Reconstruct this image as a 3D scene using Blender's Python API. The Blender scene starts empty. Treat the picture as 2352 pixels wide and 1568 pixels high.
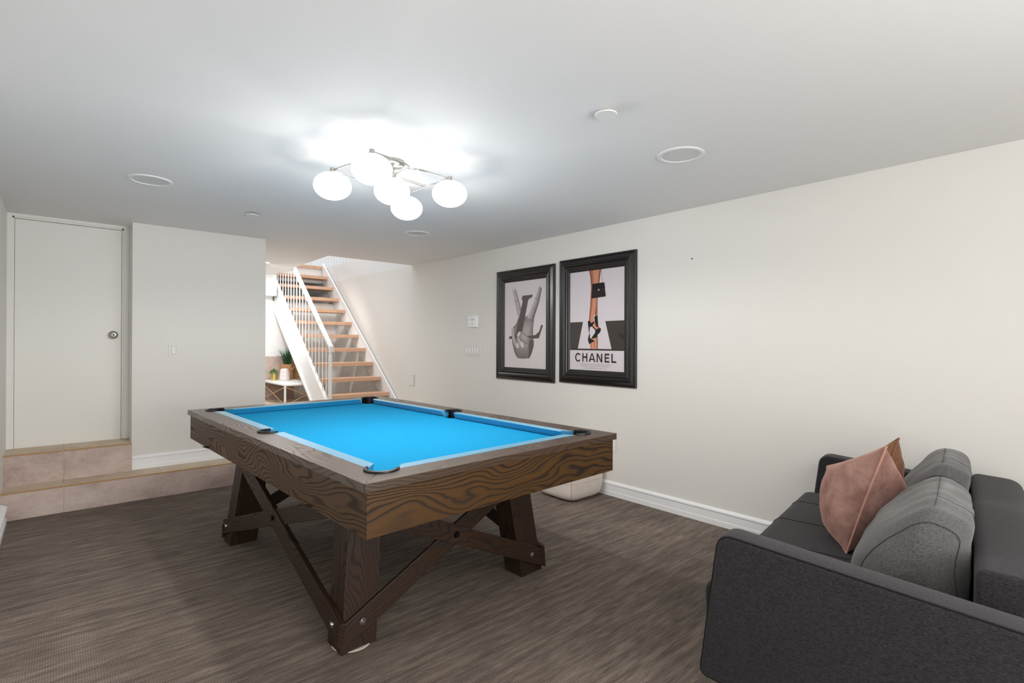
import bpy, bmesh, math, random
from mathutils import Vector, Matrix, noise
random.seed(7)
PI = math.pi
sc = bpy.context.scene
COL = sc.collection

# ------------------------------------------------------------------ helpers
def lin(c):
    return tuple(((v/255)/12.92 if v/255 <= .04045 else ((v/255+.055)/1.055)**2.4) for v in c)

def link(o, parent=None):
    COL.objects.link(o)
    if parent is not None: o.parent = parent
    return o

def tag(o, label=None, cat=None, group=None, kind=None):
    if label: o['label'] = label
    if cat: o['category'] = cat
    if group: o['group'] = group
    if kind: o['kind'] = kind
    return o

def thing(name, label, cat, loc=(0, 0, 0), rz=0, group=None):
    o = bpy.data.objects.new(name, None)
    o.empty_display_size = .1
    link(o); o.location = loc; o.rotation_euler = (0, 0, rz)
    return tag(o, label, cat, group)

def obj(name, bm, mat, parent=None, smooth=False, bevel=0, segs=2, off=(0, 0, 0), sub=0, angle=40):
    if any(off): bmesh.ops.translate(bm, verts=bm.verts[:], vec=Vector(off))
    if bevel:
        es = [e for e in bm.edges if len(e.link_faces) == 2 and e.calc_face_angle(0) > math.radians(30)]
        if es: bmesh.ops.bevel(bm, geom=es, offset=bevel, segments=segs, profile=.5, affect='EDGES', clamp_overlap=True)
    me = bpy.data.meshes.new(name)
    bm.normal_update(); bm.to_mesh(me); bm.free()
    mats = mat if isinstance(mat, (list, tuple)) else [mat]
    for m in mats: me.materials.append(m)
    if smooth:
        me.polygons.foreach_set('use_smooth', [True]*len(me.polygons))
        try: me.set_sharp_from_angle(angle=math.radians(angle))
        except Exception: pass
    o = bpy.data.objects.new(name, me)
    link(o, parent)
    if sub:
        s = o.modifiers.new('sub', 'SUBSURF'); s.levels = sub; s.render_levels = sub
    return o

def B(): return bmesh.new()

def box(bm, x0, x1, y0, y1, z0, z1, mi=0):
    v = [bm.verts.new(p) for p in ((x0,y0,z0),(x1,y0,z0),(x1,y1,z0),(x0,y1,z0),(x0,y0,z1),(x1,y0,z1),(x1,y1,z1),(x0,y1,z1))]
    fs = []
    for f in ((0,3,2,1),(4,5,6,7),(0,1,5,4),(1,2,6,5),(2,3,7,6),(3,0,4,7)):
        fc = bm.faces.new([v[i] for i in f]); fc.material_index = mi; fs.append(fc)
    return v

def prism(bm, poly, fn, d0, d1, mi=0):
    """poly: 2d points; fn(a,b,d)->3d; extruded from d0 to d1"""
    lo = [bm.verts.new(fn(a, b, d0)) for a, b in poly]
    hi = [bm.verts.new(fn(a, b, d1)) for a, b in poly]
    n = len(poly); fs = []
    for i in range(n):
        fs.append(bm.faces.new((lo[i], lo[(i+1) % n], hi[(i+1) % n], hi[i])))
    fs.append(bm.faces.new(lo[::-1])); fs.append(bm.faces.new(hi))
    for f in fs: f.material_index = mi
    bmesh.ops.recalc_face_normals(bm, faces=fs)
    return lo+hi

XY = lambda a, b, d: (a, b, d)
YZ = lambda a, b, d: (d, a, b)
XZ = lambda a, b, d: (a, d, b)

def lathe(bm, prof, segs=32, c=(0, 0, 0), ax='z', cap=True, mi=0):
    rings = []
    for r, h in prof:
        ring = []
        for k in range(segs):
            t = 2*PI*k/segs; a, b = r*math.cos(t), r*math.sin(t)
            p = (a, b, h) if ax == 'z' else ((h, a, b) if ax == 'x' else (a, h, b))
            ring.append(bm.verts.new((p[0]+c[0], p[1]+c[1], p[2]+c[2])))
        rings.append(ring)
    fs = []
    for i in range(len(rings)-1):
        for k in range(segs):
            fs.append(bm.faces.new((rings[i][k], rings[i][(k+1) % segs], rings[i+1][(k+1) % segs], rings[i+1][k])))
    if cap:
        if prof[0][0] > 1e-5: fs.append(bm.faces.new(rings[0][::-1]))
        if prof[-1][0] > 1e-5: fs.append(bm.faces.new(rings[-1]))
    for f in fs: f.material_index = mi
    bmesh.ops.recalc_face_normals(bm, faces=fs)

def tube(bm, pts, r, segs=8, closed=False, mi=0, r2=None):
    pts = [Vector(p) for p in pts]; n = len(pts); rings = []
    up = None
    for i in range(n):
        if closed: t = pts[(i+1) % n]-pts[(i-1) % n]
        else: t = pts[min(i+1, n-1)]-pts[max(i-1, 0)]
        t.normalize()
        if up is None:
            up = Vector((0, 0, 1)) if abs(t.z) < .9 else Vector((1, 0, 0))
        s = t.cross(up); s.normalize(); up = s.cross(t); up.normalize()
        rr = r if r2 is None else r+(r2-r)*i/max(1, n-1)
        rings.append([bm.verts.new(pts[i]+s*rr*math.cos(2*PI*k/segs)+up*rr*math.sin(2*PI*k/segs)) for k in range(segs)])
    fs = []
    m = n if closed else n-1
    for i in range(m):
        a, b = rings[i], rings[(i+1) % n]
        for k in range(segs):
            fs.append(bm.faces.new((a[k], a[(k+1) % segs], b[(k+1) % segs], b[k])))
    if not closed:
        fs.append(bm.faces.new(rings[0][::-1])); fs.append(bm.faces.new(rings[-1]))
    for f in fs: f.material_index = mi
    bmesh.ops.recalc_face_normals(bm, faces=fs)

def rpoly(pts, r, n=6):
    """round the corners of a polygon; r float or list"""
    out = []; m = len(pts)
    for i in range(m):
        rr = r[i] if isinstance(r, (list, tuple)) else r
        p = Vector(pts[i]); a = Vector(pts[i-1])-p; b = Vector(pts[(i+1) % m])-p
        if rr <= 0: out.append(tuple(p)); continue
        a.normalize(); b.normalize()
        for k in range(n+1):
            t = k/n
            q = (1-t)**2*(p+a*rr)+2*t*(1-t)*p+t*t*(p+b*rr)
            out.append(tuple(q))
    return out

def arc(cx, cy, r, a0, a1, n=16):
    return [(cx+r*math.cos(math.radians(a0+(a1-a0)*k/n)), cy+r*math.sin(math.radians(a0+(a1-a0)*k/n))) for k in range(n+1)]

# ------------------------------------------------------------------ materials
def new_mat(name):
    m = bpy.data.materials.new(name); m.use_nodes = True
    nt = m.node_tree
    return m, nt, nt.nodes['Principled BSDF']

def N(nt, t, **kw):
    n = nt.nodes.new(t)
    for k, v in kw.items():
        if k.startswith('i_'):
            key = k[2:].replace('_', ' ')
            n.inputs[key].default_value = v
        else: setattr(n, k, v)
    return n

def L(nt, a, b): nt.links.new(a, b)

def ramp(nt, fac, stops, interp='LINEAR'):
    r = N(nt, 'ShaderNodeValToRGB'); r.color_ramp.interpolation = interp
    els = r.color_ramp.elements
    while len(els) < len(stops): els.new(.5)
    for e, (p, c) in zip(els, stops):
        e.position = p; e.color = (*c, 1) if len(c) == 3 else c
    L(nt, fac, r.inputs['Fac']); return r.outputs['Color']

def bump(nt, bs, h, strength=.3, dist=.001):
    b = N(nt, 'ShaderNodeBump'); b.inputs['Strength'].default_value = strength; b.inputs['Distance'].default_value = dist
    L(nt, h, b.inputs['Height']); L(nt, b.outputs['Normal'], bs.inputs['Normal'])

def mapping(nt, scale=(1, 1, 1), rot=(0, 0, 0), src='Object', attr=None):
    if attr:
        a = N(nt, 'ShaderNodeAttribute', attribute_name=attr); out = a.outputs['Vector']
    else:
        out = N(nt, 'ShaderNodeTexCoord').outputs[src]
    mp = N(nt, 'ShaderNodeMapping'); mp.inputs['Scale'].default_value = scale; mp.inputs['Rotation'].default_value = rot
    L(nt, out, mp.inputs['Vector']); return mp.outputs['Vector']

def noise_n(nt, vec, scale=5, detail=2, rough=.5, dist=0):
    n = N(nt, 'ShaderNodeTexNoise'); n.inputs['Scale'].default_value = scale; n.inputs['Detail'].default_value = detail
    n.inputs['Roughness'].default_value = rough; n.inputs['Distortion'].default_value = dist
    L(nt, vec, n.inputs['Vector']); return n.outputs['Fac']

def math_n(nt, op, a, b=None):
    n = N(nt, 'ShaderNodeMath', operation=op)
    for i, v in enumerate((a, b)):
        if v is None: continue
        if isinstance(v, (int, float)): n.inputs[i].default_value = v
        else: L(nt, v, n.inputs[i])
    return n.outputs[0]

def mix_c(nt, fac, a, b, mode='MIX'):
    n = N(nt, 'ShaderNodeMix', data_type='RGBA', blend_type=mode)
    for k, v in ((0, fac), (6, a), (7, b)):
        if isinstance(v, (int, float)): n.inputs[k].default_value = v
        elif isinstance(v, tuple): n.inputs[k].default_value = (*v, 1) if len(v) == 3 else v
        else: L(nt, v, n.inputs[k])
    return n.outputs[2]

def paint(name, rgb, rough=.6, bumpy=.0, spec=.5, metal=0, var=.0, bscale=60, coat=0):
    m, nt, bs = new_mat(name)
    c = lin(rgb)
    bs.inputs['Base Color'].default_value = (*c, 1); bs.inputs['Roughness'].default_value = rough
    bs.inputs['Specular IOR Level'].default_value = spec; bs.inputs['Metallic'].default_value = metal
    bs.inputs['Coat Weight'].default_value = coat
    v = mapping(nt)
    if var:
        f = noise_n(nt, v, 2.2, 4, .6)
        L(nt, ramp(nt, f, [(.3, tuple(x*(1-var) for x in c)), (.7, tuple(min(1, x*(1+var)) for x in c))]), bs.inputs['Base Color'])
    if bumpy: bump(nt, bs, noise_n(nt, v, bscale, 3, .6), bumpy, .002)
    return m

def emit(name, rgb, s):
    m, nt, bs = new_mat(name)
    bs.inputs['Base Color'].default_value = (.9, .9, .9, 1)
    bs.inputs['Emission Color'].default_value = (*rgb, 1); bs.inputs['Emission Strength'].default_value = s
    bs.inputs['Roughness'].default_value = .3
    return m

def wood_mat(name, dark, mid, light, contrast=1., rough=.42, coat=.1, spec=.35):
    m, nt, bs = new_mat(name)
    v = mapping(nt, (1.0, 1, 1), attr='gco')
    vs = mapping(nt, (2.0, 6.0, 6.0), attr='gco')
    n1 = noise_n(nt, vs, 1.0, 1.5, .45, .35)
    wob = noise_n(nt, mapping(nt, (7, 30, 30), attr='gco'), 1.0, 2, .5)
    sx_ = N(nt, 'ShaderNodeSeparateXYZ'); L(nt, v, sx_.inputs[0])
    acr = math_n(nt, 'MULTIPLY', math_n(nt, 'ADD', sx_.outputs[1], sx_.outputs[2]), 300)
    ph = math_n(nt, 'ADD', acr, math_n(nt, 'ADD', math_n(nt, 'MULTIPLY', n1, 105), math_n(nt, 'MULTIPLY', wob, 3.6)))
    s = math_n(nt, 'POWER', math_n(nt, 'MULTIPLY', math_n(nt, 'ADD', math_n(nt, 'SINE', ph), 1.0001), .5), .6)
    pores = noise_n(nt, mapping(nt, (14, 420, 420), attr='gco'), 1.0, 2, .6)
    big = noise_n(nt, mapping(nt, (1.2, 6, 6), attr='gco'), 1.0, 2, .5)
    s2 = math_n(nt, 'ADD', s, math_n(nt, 'MULTIPLY', math_n(nt, 'SUBTRACT', pores, .5), .55))
    col = ramp(nt, s2, [(.0, dark), (.12, dark), (.34, mid), (.8, light), (1, light)])
    col = mix_c(nt, math_n(nt, 'MULTIPLY', big, .75), col, mid)
    L(nt, col, bs.inputs['Base Color'])
    bs.inputs['Roughness'].default_value = rough
    L(nt, ramp(nt, s2, [(.2, (.62,)*3), (.6, (rough,)*3)]), bs.inputs['Roughness'])
    bs.inputs['Specular IOR Level'].default_value = spec
    bs.inputs['Coat Weight'].default_value = coat; bs.inputs['Coat Roughness'].default_value = .3
    bump(nt, bs, ramp(nt, s2, [(.05, (0,)*3), (.4, (1,)*3)]), .55*contrast, .0016)
    return m

def fabric(name, dark, light, scale=700, rough=.95, sheen=.3, wr=0):
    m, nt, bs = new_mat(name)
    a = noise_n(nt, mapping(nt, (scale*.18, scale, scale)), 1, 2, .7)
    b = noise_n(nt, mapping(nt, (scale, scale*.18, scale*.6)), 1, 2, .7)
    f = math_n(nt, 'MULTIPLY', math_n(nt, 'ADD', a, b), .5)
    L(nt, ramp(nt, f, [(.38, dark), (.64, light)]), bs.inputs['Base Color'])
    bs.inputs['Roughness'].default_value = rough; bs.inputs['Specular IOR Level'].default_value = .25
    bs.inputs['Sheen Weight'].default_value = sheen; bs.inputs['Sheen Roughness'].default_value = .5
    bump(nt, bs, f, .35, .0015)
    return m

M = {}
M['wall'] = paint('wall_paint', (234, 232, 227), .62, .10, .35, bscale=220)
M['white'] = paint('white_wall_paint', (246, 246, 245), .55, .06, .35, bscale=220)
M['ceil'] = paint('ceiling_paint', (238, 238, 238), .7, .10, .3, bscale=260)
M['trim'] = paint('trim_paint', (250, 251, 253), .35, .03, .5)
M['door'] = paint('door_paint', (238, 237, 232), .45, .05, .45, bscale=30)
M['plate'] = paint('plate_plastic', (232, 231, 227), .35, .01, .5)
M['stair_white'] = paint('stair_white_paint', (243, 243, 242), .35, .02, .5)
M['black'] = paint('black_plastic', (16, 15, 17), .35, .05, .5, bscale=400)
M['pocket'] = paint('pocket_black', (24, 22, 24), .38, .1, .5, bscale=500)
M['bolt'] = paint('zinc_bolt', (205, 208, 214), .25, .02, .5, metal=1)
M['bolt_dark'] = paint('black_bolt', (22, 20, 20), .4, .02, .5, metal=.6)
M['nickel'] = paint('brushed_nickel', (190, 188, 183), .28, .03, .5, metal=1)
M['sofa_leg'] = paint('sofa_leg_black', (20, 19, 19), .5, .02)
M['seam'] = paint('grey_seam', (48, 46, 47), .9, .0, .2)
M['piping'] = paint('dark_piping', (27, 26, 28), .9, .02, .2)
M['frame'] = None
M['gap'] = paint('shadow_gap_grey', (120, 118, 114), .8, 0, .2)
M['ring'] = paint('speaker_ring_white', (240, 240, 240), .5, .0, .4)

# carpet ------------------------------------------------------------------
m, nt, bs = new_mat('carpet_weave')
va = mapping(nt, (3.2, 34, 1))
st1 = noise_n(nt, va, 1.0, 3, .6)
st2 = noise_n(nt, mapping(nt, (11.0, 150, 1)), 1.0, 2, .6)
big = noise_n(nt, mapping(nt, (.9, 2.4, 1)), 1.0, 3, .6)
# little woven dots
dots = N(nt, 'ShaderNodeTexVoronoi', feature='F1'); dots.inputs['Scale'].default_value = 1.0; dots.inputs['Randomness'].default_value = .22
L(nt, mapping(nt, (125, 150, 1)), dots.inputs['Vector'])
dd = dots.outputs['Distance']
s = math_n(nt, 'ADD', math_n(nt, 'MULTIPLY', st1, .60), math_n(nt, 'ADD', math_n(nt, 'MULTIPLY', st2, .45), math_n(nt, 'MULTIPLY', big, .22)))
base = ramp(nt, s, [(.48, lin((100, 90, 83))), (.63, lin((124, 112, 103))), (.78, lin((154, 141, 128)))])
dcol = ramp(nt, dd, [(.18, (1.18,)*3), (.50, (.62,)*3)])
L(nt, mix_c(nt, .75, base, dcol, 'MULTIPLY'), bs.inputs['Base Color'])
bs.inputs['Roughness'].default_value = .92; bs.inputs['Specular IOR Level'].default_value = .2
bump(nt, bs, math_n(nt, 'SUBTRACT', math_n(nt, 'MULTIPLY', st2, .5), dd), .5, .003)
M['carpet'] = m

# tiles
def tile(name, a, b, c):
    m, nt, bs = new_mat(name)
    f = noise_n(nt, mapping(nt, (3, 3, 4.5)), 1, 5, .65, .4)
    g = noise_n(nt, mapping(nt, (30, 30, 50)), 1, 3, .7)
    s = math_n(nt, 'ADD', math_n(nt, 'MULTIPLY', f, .8), math_n(nt, 'MULTIPLY', g, .25))
    L(nt, ramp(nt, s, [(.38, lin(a)), (.52, lin(b)), (.68, lin(c))]), bs.inputs['Base Color'])
    bs.inputs['Roughness'].default_value = .55
    bump(nt, bs, g, .12, .001)
    return m
M['tile_front'] = tile('pink_grey_tile', (172, 150, 142), (198, 178, 169), (214, 197, 187))
M['tile_top'] = tile('sand_tile', (188, 168, 145), (208, 188, 165), (218, 202, 181))
M['grout'] = paint('grout_cream', (214, 196, 176), .85, .1, .2)
M['grout_edge'] = paint('step_edge_tan', (184, 146, 96), .6, .1, .3)

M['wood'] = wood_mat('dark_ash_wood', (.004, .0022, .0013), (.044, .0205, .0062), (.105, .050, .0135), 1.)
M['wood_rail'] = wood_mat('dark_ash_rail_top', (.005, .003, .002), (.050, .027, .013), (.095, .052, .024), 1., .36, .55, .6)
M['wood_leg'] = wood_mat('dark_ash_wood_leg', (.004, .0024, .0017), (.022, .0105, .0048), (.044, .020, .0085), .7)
M['oak'] = wood_mat('oak_tread_wood', lin((205, 160, 128)), lin((214, 172, 142)), lin((222, 184, 156)), .1, .45)

m, nt, bs = new_mat('blue_felt')
v = mapping(nt); f = noise_n(nt, v, 900, 2, .6)
spk = N(nt, 'ShaderNodeTexVoronoi'); spk.inputs['Scale'].default_value = 9; L(nt, v, spk.inputs['Vector'])
c0 = ramp(nt, f, [(.3, lin((17, 133, 184))), (.7, lin((28, 149, 198)))])
L(nt, mix_c(nt, ramp(nt, spk.outputs['Distance'], [(.018, (.6,)*3), (.026, (0,)*3)]), c0, lin((10, 90, 140))), bs.inputs['Base Color'])
bs.inputs['Roughness'].default_value = .95; bs.inputs['Specular IOR Level'].default_value = .1
bump(nt, bs, f, .15, .0005)
M['felt'] = m
m, nt, bs = new_mat('blue_cushion_cloth')
f = noise_n(nt, mapping(nt), 900, 2, .6)
L(nt, ramp(nt, f, [(.3, lin((26, 132, 176))), (.7, lin((44, 150, 192)))]), bs.inputs['Base Color'])
bs.inputs['Roughness'].default_value = .42; bs.inputs['Specular IOR Level'].default_value = 1.0
bs.inputs['Sheen Weight'].default_value = .6; bs.inputs['Sheen Roughness'].default_value = .3; bs.inputs['Sheen Tint'].default_value = (.8, 1, .95, 1)
bs.inputs['Coat Weight'].default_value = .7; bs.inputs['Coat Roughness'].default_value = .32
M['cushion_cloth'] = m

M['sofa'] = fabric('charcoal_weave', lin((18, 17, 19)), lin((58, 55, 59)), 620, sheen=.12)
M['bolster'] = fabric('grey_weave', lin((58, 57, 57)), lin((108, 106, 106)), 620, sheen=.3)
M['pouf'] = fabric('cream_canvas', lin((232, 220, 210)), lin((250, 242, 234)), 500, sheen=.1)
def velvet(name, a, b):
    m, nt, bs = new_mat(name)
    f = noise_n(nt, mapping(nt), 9, 5, .7, .5); g = noise_n(nt, mapping(nt), 420, 2, .6)
    s = math_n(nt, 'ADD', math_n(nt, 'MULTIPLY', f, .7), math_n(nt, 'MULTIPLY', g, .35))
    L(nt, ramp(nt, s, [(.38, lin(a)), (.66, lin(b))]), bs.inputs['Base Color'])
    bs.inputs['Roughness'].default_value = .8; bs.inputs['Specular IOR Level'].default_value = .2
    bs.inputs['Sheen Weight'].default_value = .8; bs.inputs['Sheen Roughness'].default_value = .4
    bs.inputs['Sheen Tint'].default_value = (*lin((225, 180, 165)), 1)
    bump(nt, bs, g, .2, .001)
    return m
M['pink'] = velvet('dusty_pink_velvet', (124, 90, 82), (176, 138, 127))
M['pink_pipe'] = velvet('pink_piping', (176, 132, 118), (200, 156, 142))
M['rust'] = velvet('tan_velvet', (108, 76, 56), (150, 110, 84))

m, nt, bs = new_mat('espresso_frame')
bs.inputs['Base Color'].default_value = (*lin((24, 19, 19)), 1); bs.inputs['Roughness'].default_value = .27
bs.inputs['Specular IOR Level'].default_value = .6
bump(nt, bs, noise_n(nt, mapping(nt), 40, 2, .5), .05, .001)
M['frame'] = m
m, nt, bs = new_mat('poster_print')
a = N(nt, 'ShaderNodeVertexColor', layer_name='Col')
L(nt, a.outputs['Color'], bs.inputs['Base Color'])
bs.inputs['Roughness'].default_value = .35; bs.inputs['Specular IOR Level'].default_value = .35
M['print'] = m
M['globe'] = emit('lit_opal_glass', (1, .985, .96), 1.8)
M['spot_on'] = emit('lit_downlight', (1, .97, .92), 60)

# ------------------------------------------------------------------ wood grain coordinates
def grain(o, axis, seed=0., dirv=None, org=(0, 0, 0)):
    """store the grain-space position of every vertex: x runs along the board"""
    me = o.data
    at = me.attributes.new('gco', 'FLOAT_VECTOR', 'POINT')
    R = random.Random(seed*13.7+1)
    sx, sy, sz = R.uniform(0, 9), R.uniform(0, 9), R.uniform(0, 9)
    data = []
    for v in me.vertices:
        p = v.co
        if dirv is not None:
            d = Vector(dirv).normalized(); n = Vector((0, 0, 1)) if abs(d.z) < .99 else Vector((1, 0, 0))
            s = d.cross(n).normalized(); u = s.cross(d)
            q = (p.dot(d), p.dot(u), p.dot(s))
        elif axis == 'x': q = (p.x, p.y, p.z)
        elif axis == 'y': q = (p.y, p.x, p.z)
        else: q = (p.z, p.x, p.y)
        data += [q[0]+sx, q[1]+sy, q[2]+sz]
    at.data.foreach_set('vector', data)
    return o

def vsubdiv_box(bm): pass

# ================================================================== SETTING
H = 2.231; W = 3.431
def struct(name, bm, mat, **k): return tag(obj(name, bm, mat, **k), kind='structure')

b = B(); box(b, -.42, 3.6, -2.4, 5.03, -.12, 0); struct('floor', b, M['carpet'])
# rear landing behind the switch wall, and the tiled floor it carries
b = B(); box(b, -.30, 3.42, 5.60, 9.7, .05, .39); struct('floor_rear', b, M['tile_top'])

# ceiling with the stair opening
b = B()
prism(b, [(-.42, -2.4), (3.6, -2.4), (3.6, 5.79), (-.42, 5.79)], XY, H, 2.50)
prism(b, [(-.42, 5.79), (2.295, 5.79), (2.385, 8.69), (-.42, 8.69)], XY, H, 2.50)
prism(b, [(3.376, 5.79), (3.6, 5.79), (3.6, 8.69), (3.376, 8.69)], XY, H, 2.50)
prism(b, [(-.42, 8.69), (5.2, 8.69), (5.2, 11.2), (-.42, 11.2)], XY, H, 2.50)
struct('ceiling', b, M['ceil'])

# right wall, bending slightly inwards where the stairs begin
plan = [(3.431, -2.4), (3.431, 5.10), (3.427, 5.17), (3.420, 5.24), (3.376, 5.79), (3.376, 9.7), (3.6, 9.7), (3.6, -2.4)]
b = B(); prism(b, plan, XY, -.1, H); struct('wall_right', b, M['wall'])
# left wall
b = B(); box(b, -.42, -.300, -2.4, 5.75, -.1, H); struct('wall_left', b, M['wall'])
b = B(); box(b, -.42, .15, -2.52, -2.4, -.1, H); box(b, 3.05, 3.6, -2.52, -2.4, -.1, H); box(b, .15, 3.05, -2.52, -2.4, 2.08, H); box(b, .15, 3.05, -2.52, -2.4, -.1, .10); struct('wall_back', b, M['wall'])
# added window frame behind the camera, made up to go with the fill light
b = B()
for x in (.15, 1.09, 2.05, 3.01): box(b, x, x+.04, -2.50, -2.43, .10, 2.08)
box(b, .19, 3.01, -2.50, -2.43, .10, .15); box(b, .19, 3.01, -2.50, -2.43, 2.03, 2.08)
struct('added_window', b, M['trim'])
# switch wall
b = B(); box(b, .453, 1.481, 5.257, 5.75, .1952, H); struct('wall_front', b, M['wall'])
# wall around the small door
b = B(); box(b, -.300, .453, 5.56, 5.75, .05, H)
struct('wall_door', b, M['wall'])
# far wall behind the landing
b = B()
prism(b, [(-.42, .39), (3.376, .39), (3.376, 1.86), (2.41, 1.86), (2.41, H), (-.42, H)], XZ, 8.20, 8.32)
struct('wall_far', b, M['white'])
b = B(); box(b, -.42, 2.40, 7.98, 8.20, 1.925, H); struct('trim_1', b, M['white'])      # duct box
b = B(); box(b, 2.40, 3.42, 9.60, 9.72, .3, H); box(b, 2.36, 2.40, 8.32, 9.72, .39, H); struct('wall_under_stairs', b, M['white'])
b = B(); box(b, -.42, 2.72, 8.18, 8.20, .39, 1.03); struct('trim_2', b, M['tile_front'])   # tiled lower part of the far wall
# storey above: only a sliver shows through the opening
b = B(); box(b, .6, 5.2, 11.1, 11.2, 2.5, 5.0); struct('wall_upper_far', b, M['white'])
b = B(); box(b, 5.1, 5.2, 5.0, 11.1, 2.5, 5.0); struct('wall_upper_right', b, M['white'])
b = B(); box(b, .6, .7, 5.0, 11.1, 2.5, 5.0); struct('wall_upper_left', b, M['white'])
b = B(); box(b, .6, 5.2, 4.9, 5.0, 2.5, 5.0); struct('wall_upper_near', b, M['white'])
b = B(); box(b, .5, 5.3, 4.8, 11.3, 5.0, 5.1); struct('ceiling_upper', b, M['white'])
b = B(); box(b, 3.6, 5.2, 4.9, 8.69, 2.38, 2.5); struct('floor_upper', b, M['stair_white'])

# baseboards
prof = [(0, .118), (.005, .1175), (.008, .113), (.013, .110), (.018, .104), (.019, .096), (.013, .089), (.013, .040), (.015, .038), (.016, .034), (.016, 0), (0, 0)]
b = B(); prism(b, [(W-o_, z) for o_, z in prof], lambda a, c, d: (a, d, c), -2.4, 5.0); struct('baseboard_right', b, M['trim'])
b = B(); prism(b, [(5.257-o_, z*.96+.1954) for o_, z in prof], YZ, .447, 1.481); struct('baseboard_front', b, M['trim'])
b = B(); prism(b, [(-.300+o_*2.2, z*1.2) for o_, z in prof], lambda a, c, d: (a, d, c), -2.4, 4.918); struct('baseboard_left', b, M['trim'], bevel=.002)

# door with its casing
b = B()
box(b, -.258, .400, 5.516, 5.56, .4227, 2.196)
d1 = struct('door_1', b, M['door'], bevel=.002)
b = B()
box(b, -.300, -.272, 5.486, 5.56, .424, H); box(b, -.272, -.260, 5.500, 5.56, .424, 2.198)
box(b, .414, .4535, 5.486, 5.56, .424, H); box(b, .402, .414, 5.500, 5.56, .424, 2.198)
box(b, -.260, .402, 5.500, 5.56, 2.199, 2.211); box(b, -.272, .414, 5.486, 5.56, 2.211, H)
obj('door_frame', b, M['door'], d1, bevel=.002)
b = B()
lathe(b, [(.0, 0), (.033, 0), (.034, -.004), (.030, -.009), (.016, -.013), (.0145, -.026), (.022, -.034), (.0275, -.044), (.0275, -.052), (.021, -.060), (.012, -.062), (.0, -.062)], 32, (.345, 5.516, 1.306), 'y')
k = obj('door_knob', b, M['nickel'], d1, smooth=True); k['label'] = 'brushed nickel door knob'
b = B(); lathe(b, [(0, -.061), (.0085, -.061), (.0085, -.0635), (0, -.0635)], 16, (.345, 5.516, 1.306), 'y'); obj('keyhole', b, M['bolt_dark'], k)

# tiled steps
def tiled_step(label, x0, x1, y0, y1, z0, z1, joints):
    t = thing('tiled_step', label, 'step', ((x0+x1)/2, (y0+y1)/2, z0))
    cx, cy, cz = (x0+x1)/2, (y0+y1)/2, z0
    off = (-cx, -cy, -cz); g = .0022
    b = B(); box(b, x0+.002, x1-.002, y0+.004, y1-.002, z0+.001, z1-.002); obj('grout_bed', b, M['grout'], t, off=off)
    xs = [x0]+[j for j in joints if x0 < j < x1]+[x1]
    b = B(); c = B(); e = B()
    for i in range(len(xs)-1):
        a_ = xs[i]+(g if i else 0); z_ = xs[i+1]-(g if i < len(xs)-2 else 0)
        box(b, a_, z_, y0, y0+.010, z0, z1-.011)
        box(c, a_, z_, y0+.008, y1, z1-.009, z1)
        box(e, a_, z_, y0-.001, y0+.007, z1-.0095, z1-.0005)
    obj('riser_tiles', b, M['tile_front'], t, off=off)
    obj('tread_tiles', c, M['tile_top'], t, off=off)
    obj('edge_trim', e, M['grout_edge'], t, off=off)
    return t
tiled_step('low tiled step with beige edge running along the carpet under the white wall', -.300, 3.428, 5.006, 5.60, 0, .1952, [.031, .631, 1.231, 1.831, 2.431, 3.031])
tiled_step('short tiled step directly below the plain white door', -.300, .452, 5.216, 5.598, .1952, .4227, [.031])
tiled_step('upper tiled step leading through the opening to the stairs', 1.483, 3.40, 5.34, 5.60, .1952, .39, [1.831, 2.431, 3.031])

# ================================================================== POOL TABLE
TW, TL, TT = 1.407, 2.4735, .7935
ta = math.radians(2.2923)
ctr = (TW/2, TL/2)
cx = .7529+ctr[0]*math.cos(ta)-ctr[1]*math.sin(ta); cy = 1.5853+ctr[0]*math.sin(ta)+ctr[1]*math.cos(ta)
T = thing('pool_table', 'dark wooden pool table with bright blue cloth and crossed X legs', 'pool table', (cx, cy, 0), ta)
TO = (-ctr[0], -ctr[1], 0)
def tp(name, bm, mat, ax=None, seed=0, dirv=None, parent=None, **k):
    o = obj(name, bm, mat, parent or T, off=TO, **k)
    if ax or dirv: grain(o, ax, seed, dirv)
    return o
CW = .112           # wood width up to the cushion
PC, PR = .140, .065   # corner pocket centre, outer radius
SPY, SPX, SR = TL/2, .116, .060
RZ0 = .763
g = .0012
# long rails (left, right) and end rails, mitred, with pocket bites
def mirrored(poly, mx=False, my=False):
    return [((TW-x if mx else x), (TL-y if my else y)) for x, y in poly]
def long_rail():
    p = [(0, g)]
    p += arc(PC, PC, PR, 226, 178, 10)                      # near pocket bite, from mitre to the inner edge
    p = [(0, g)]+[q for q in arc(PC, PC, PR, 227, 116, 14) if q[0] < CW]
    ya = PC+math.sqrt(PR**2-(PC-CW)**2); p.append((CW, ya))
    d = math.sqrt(SR**2-(SPX-CW)**2)
    p.append((CW, SPY-d)); p += arc(SPX, SPY, SR, 266, 94, 18)[0:]
    p.append((CW, SPY+d)); p.append((CW, TL-ya))
    p += [(x, TL-y) for x, y in reversed([q for q in arc(PC, PC, PR, 227, 116, 14) if q[0] < CW])]
    p.append((0, TL-g))
    return p
def end_rail():
    a_ = [q for q in arc(PC, PC, PR, 223, 334, 14) if q[1] < CW]
    ya = PC+math.sqrt(PR**2-(PC-CW)**2)
    p = [(g, 0)]+a_+[(ya, CW), (TW-ya, CW)]+[(TW-x, y) for x, y in reversed(a_)]+[(TW-g, 0)]
    return p
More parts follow.
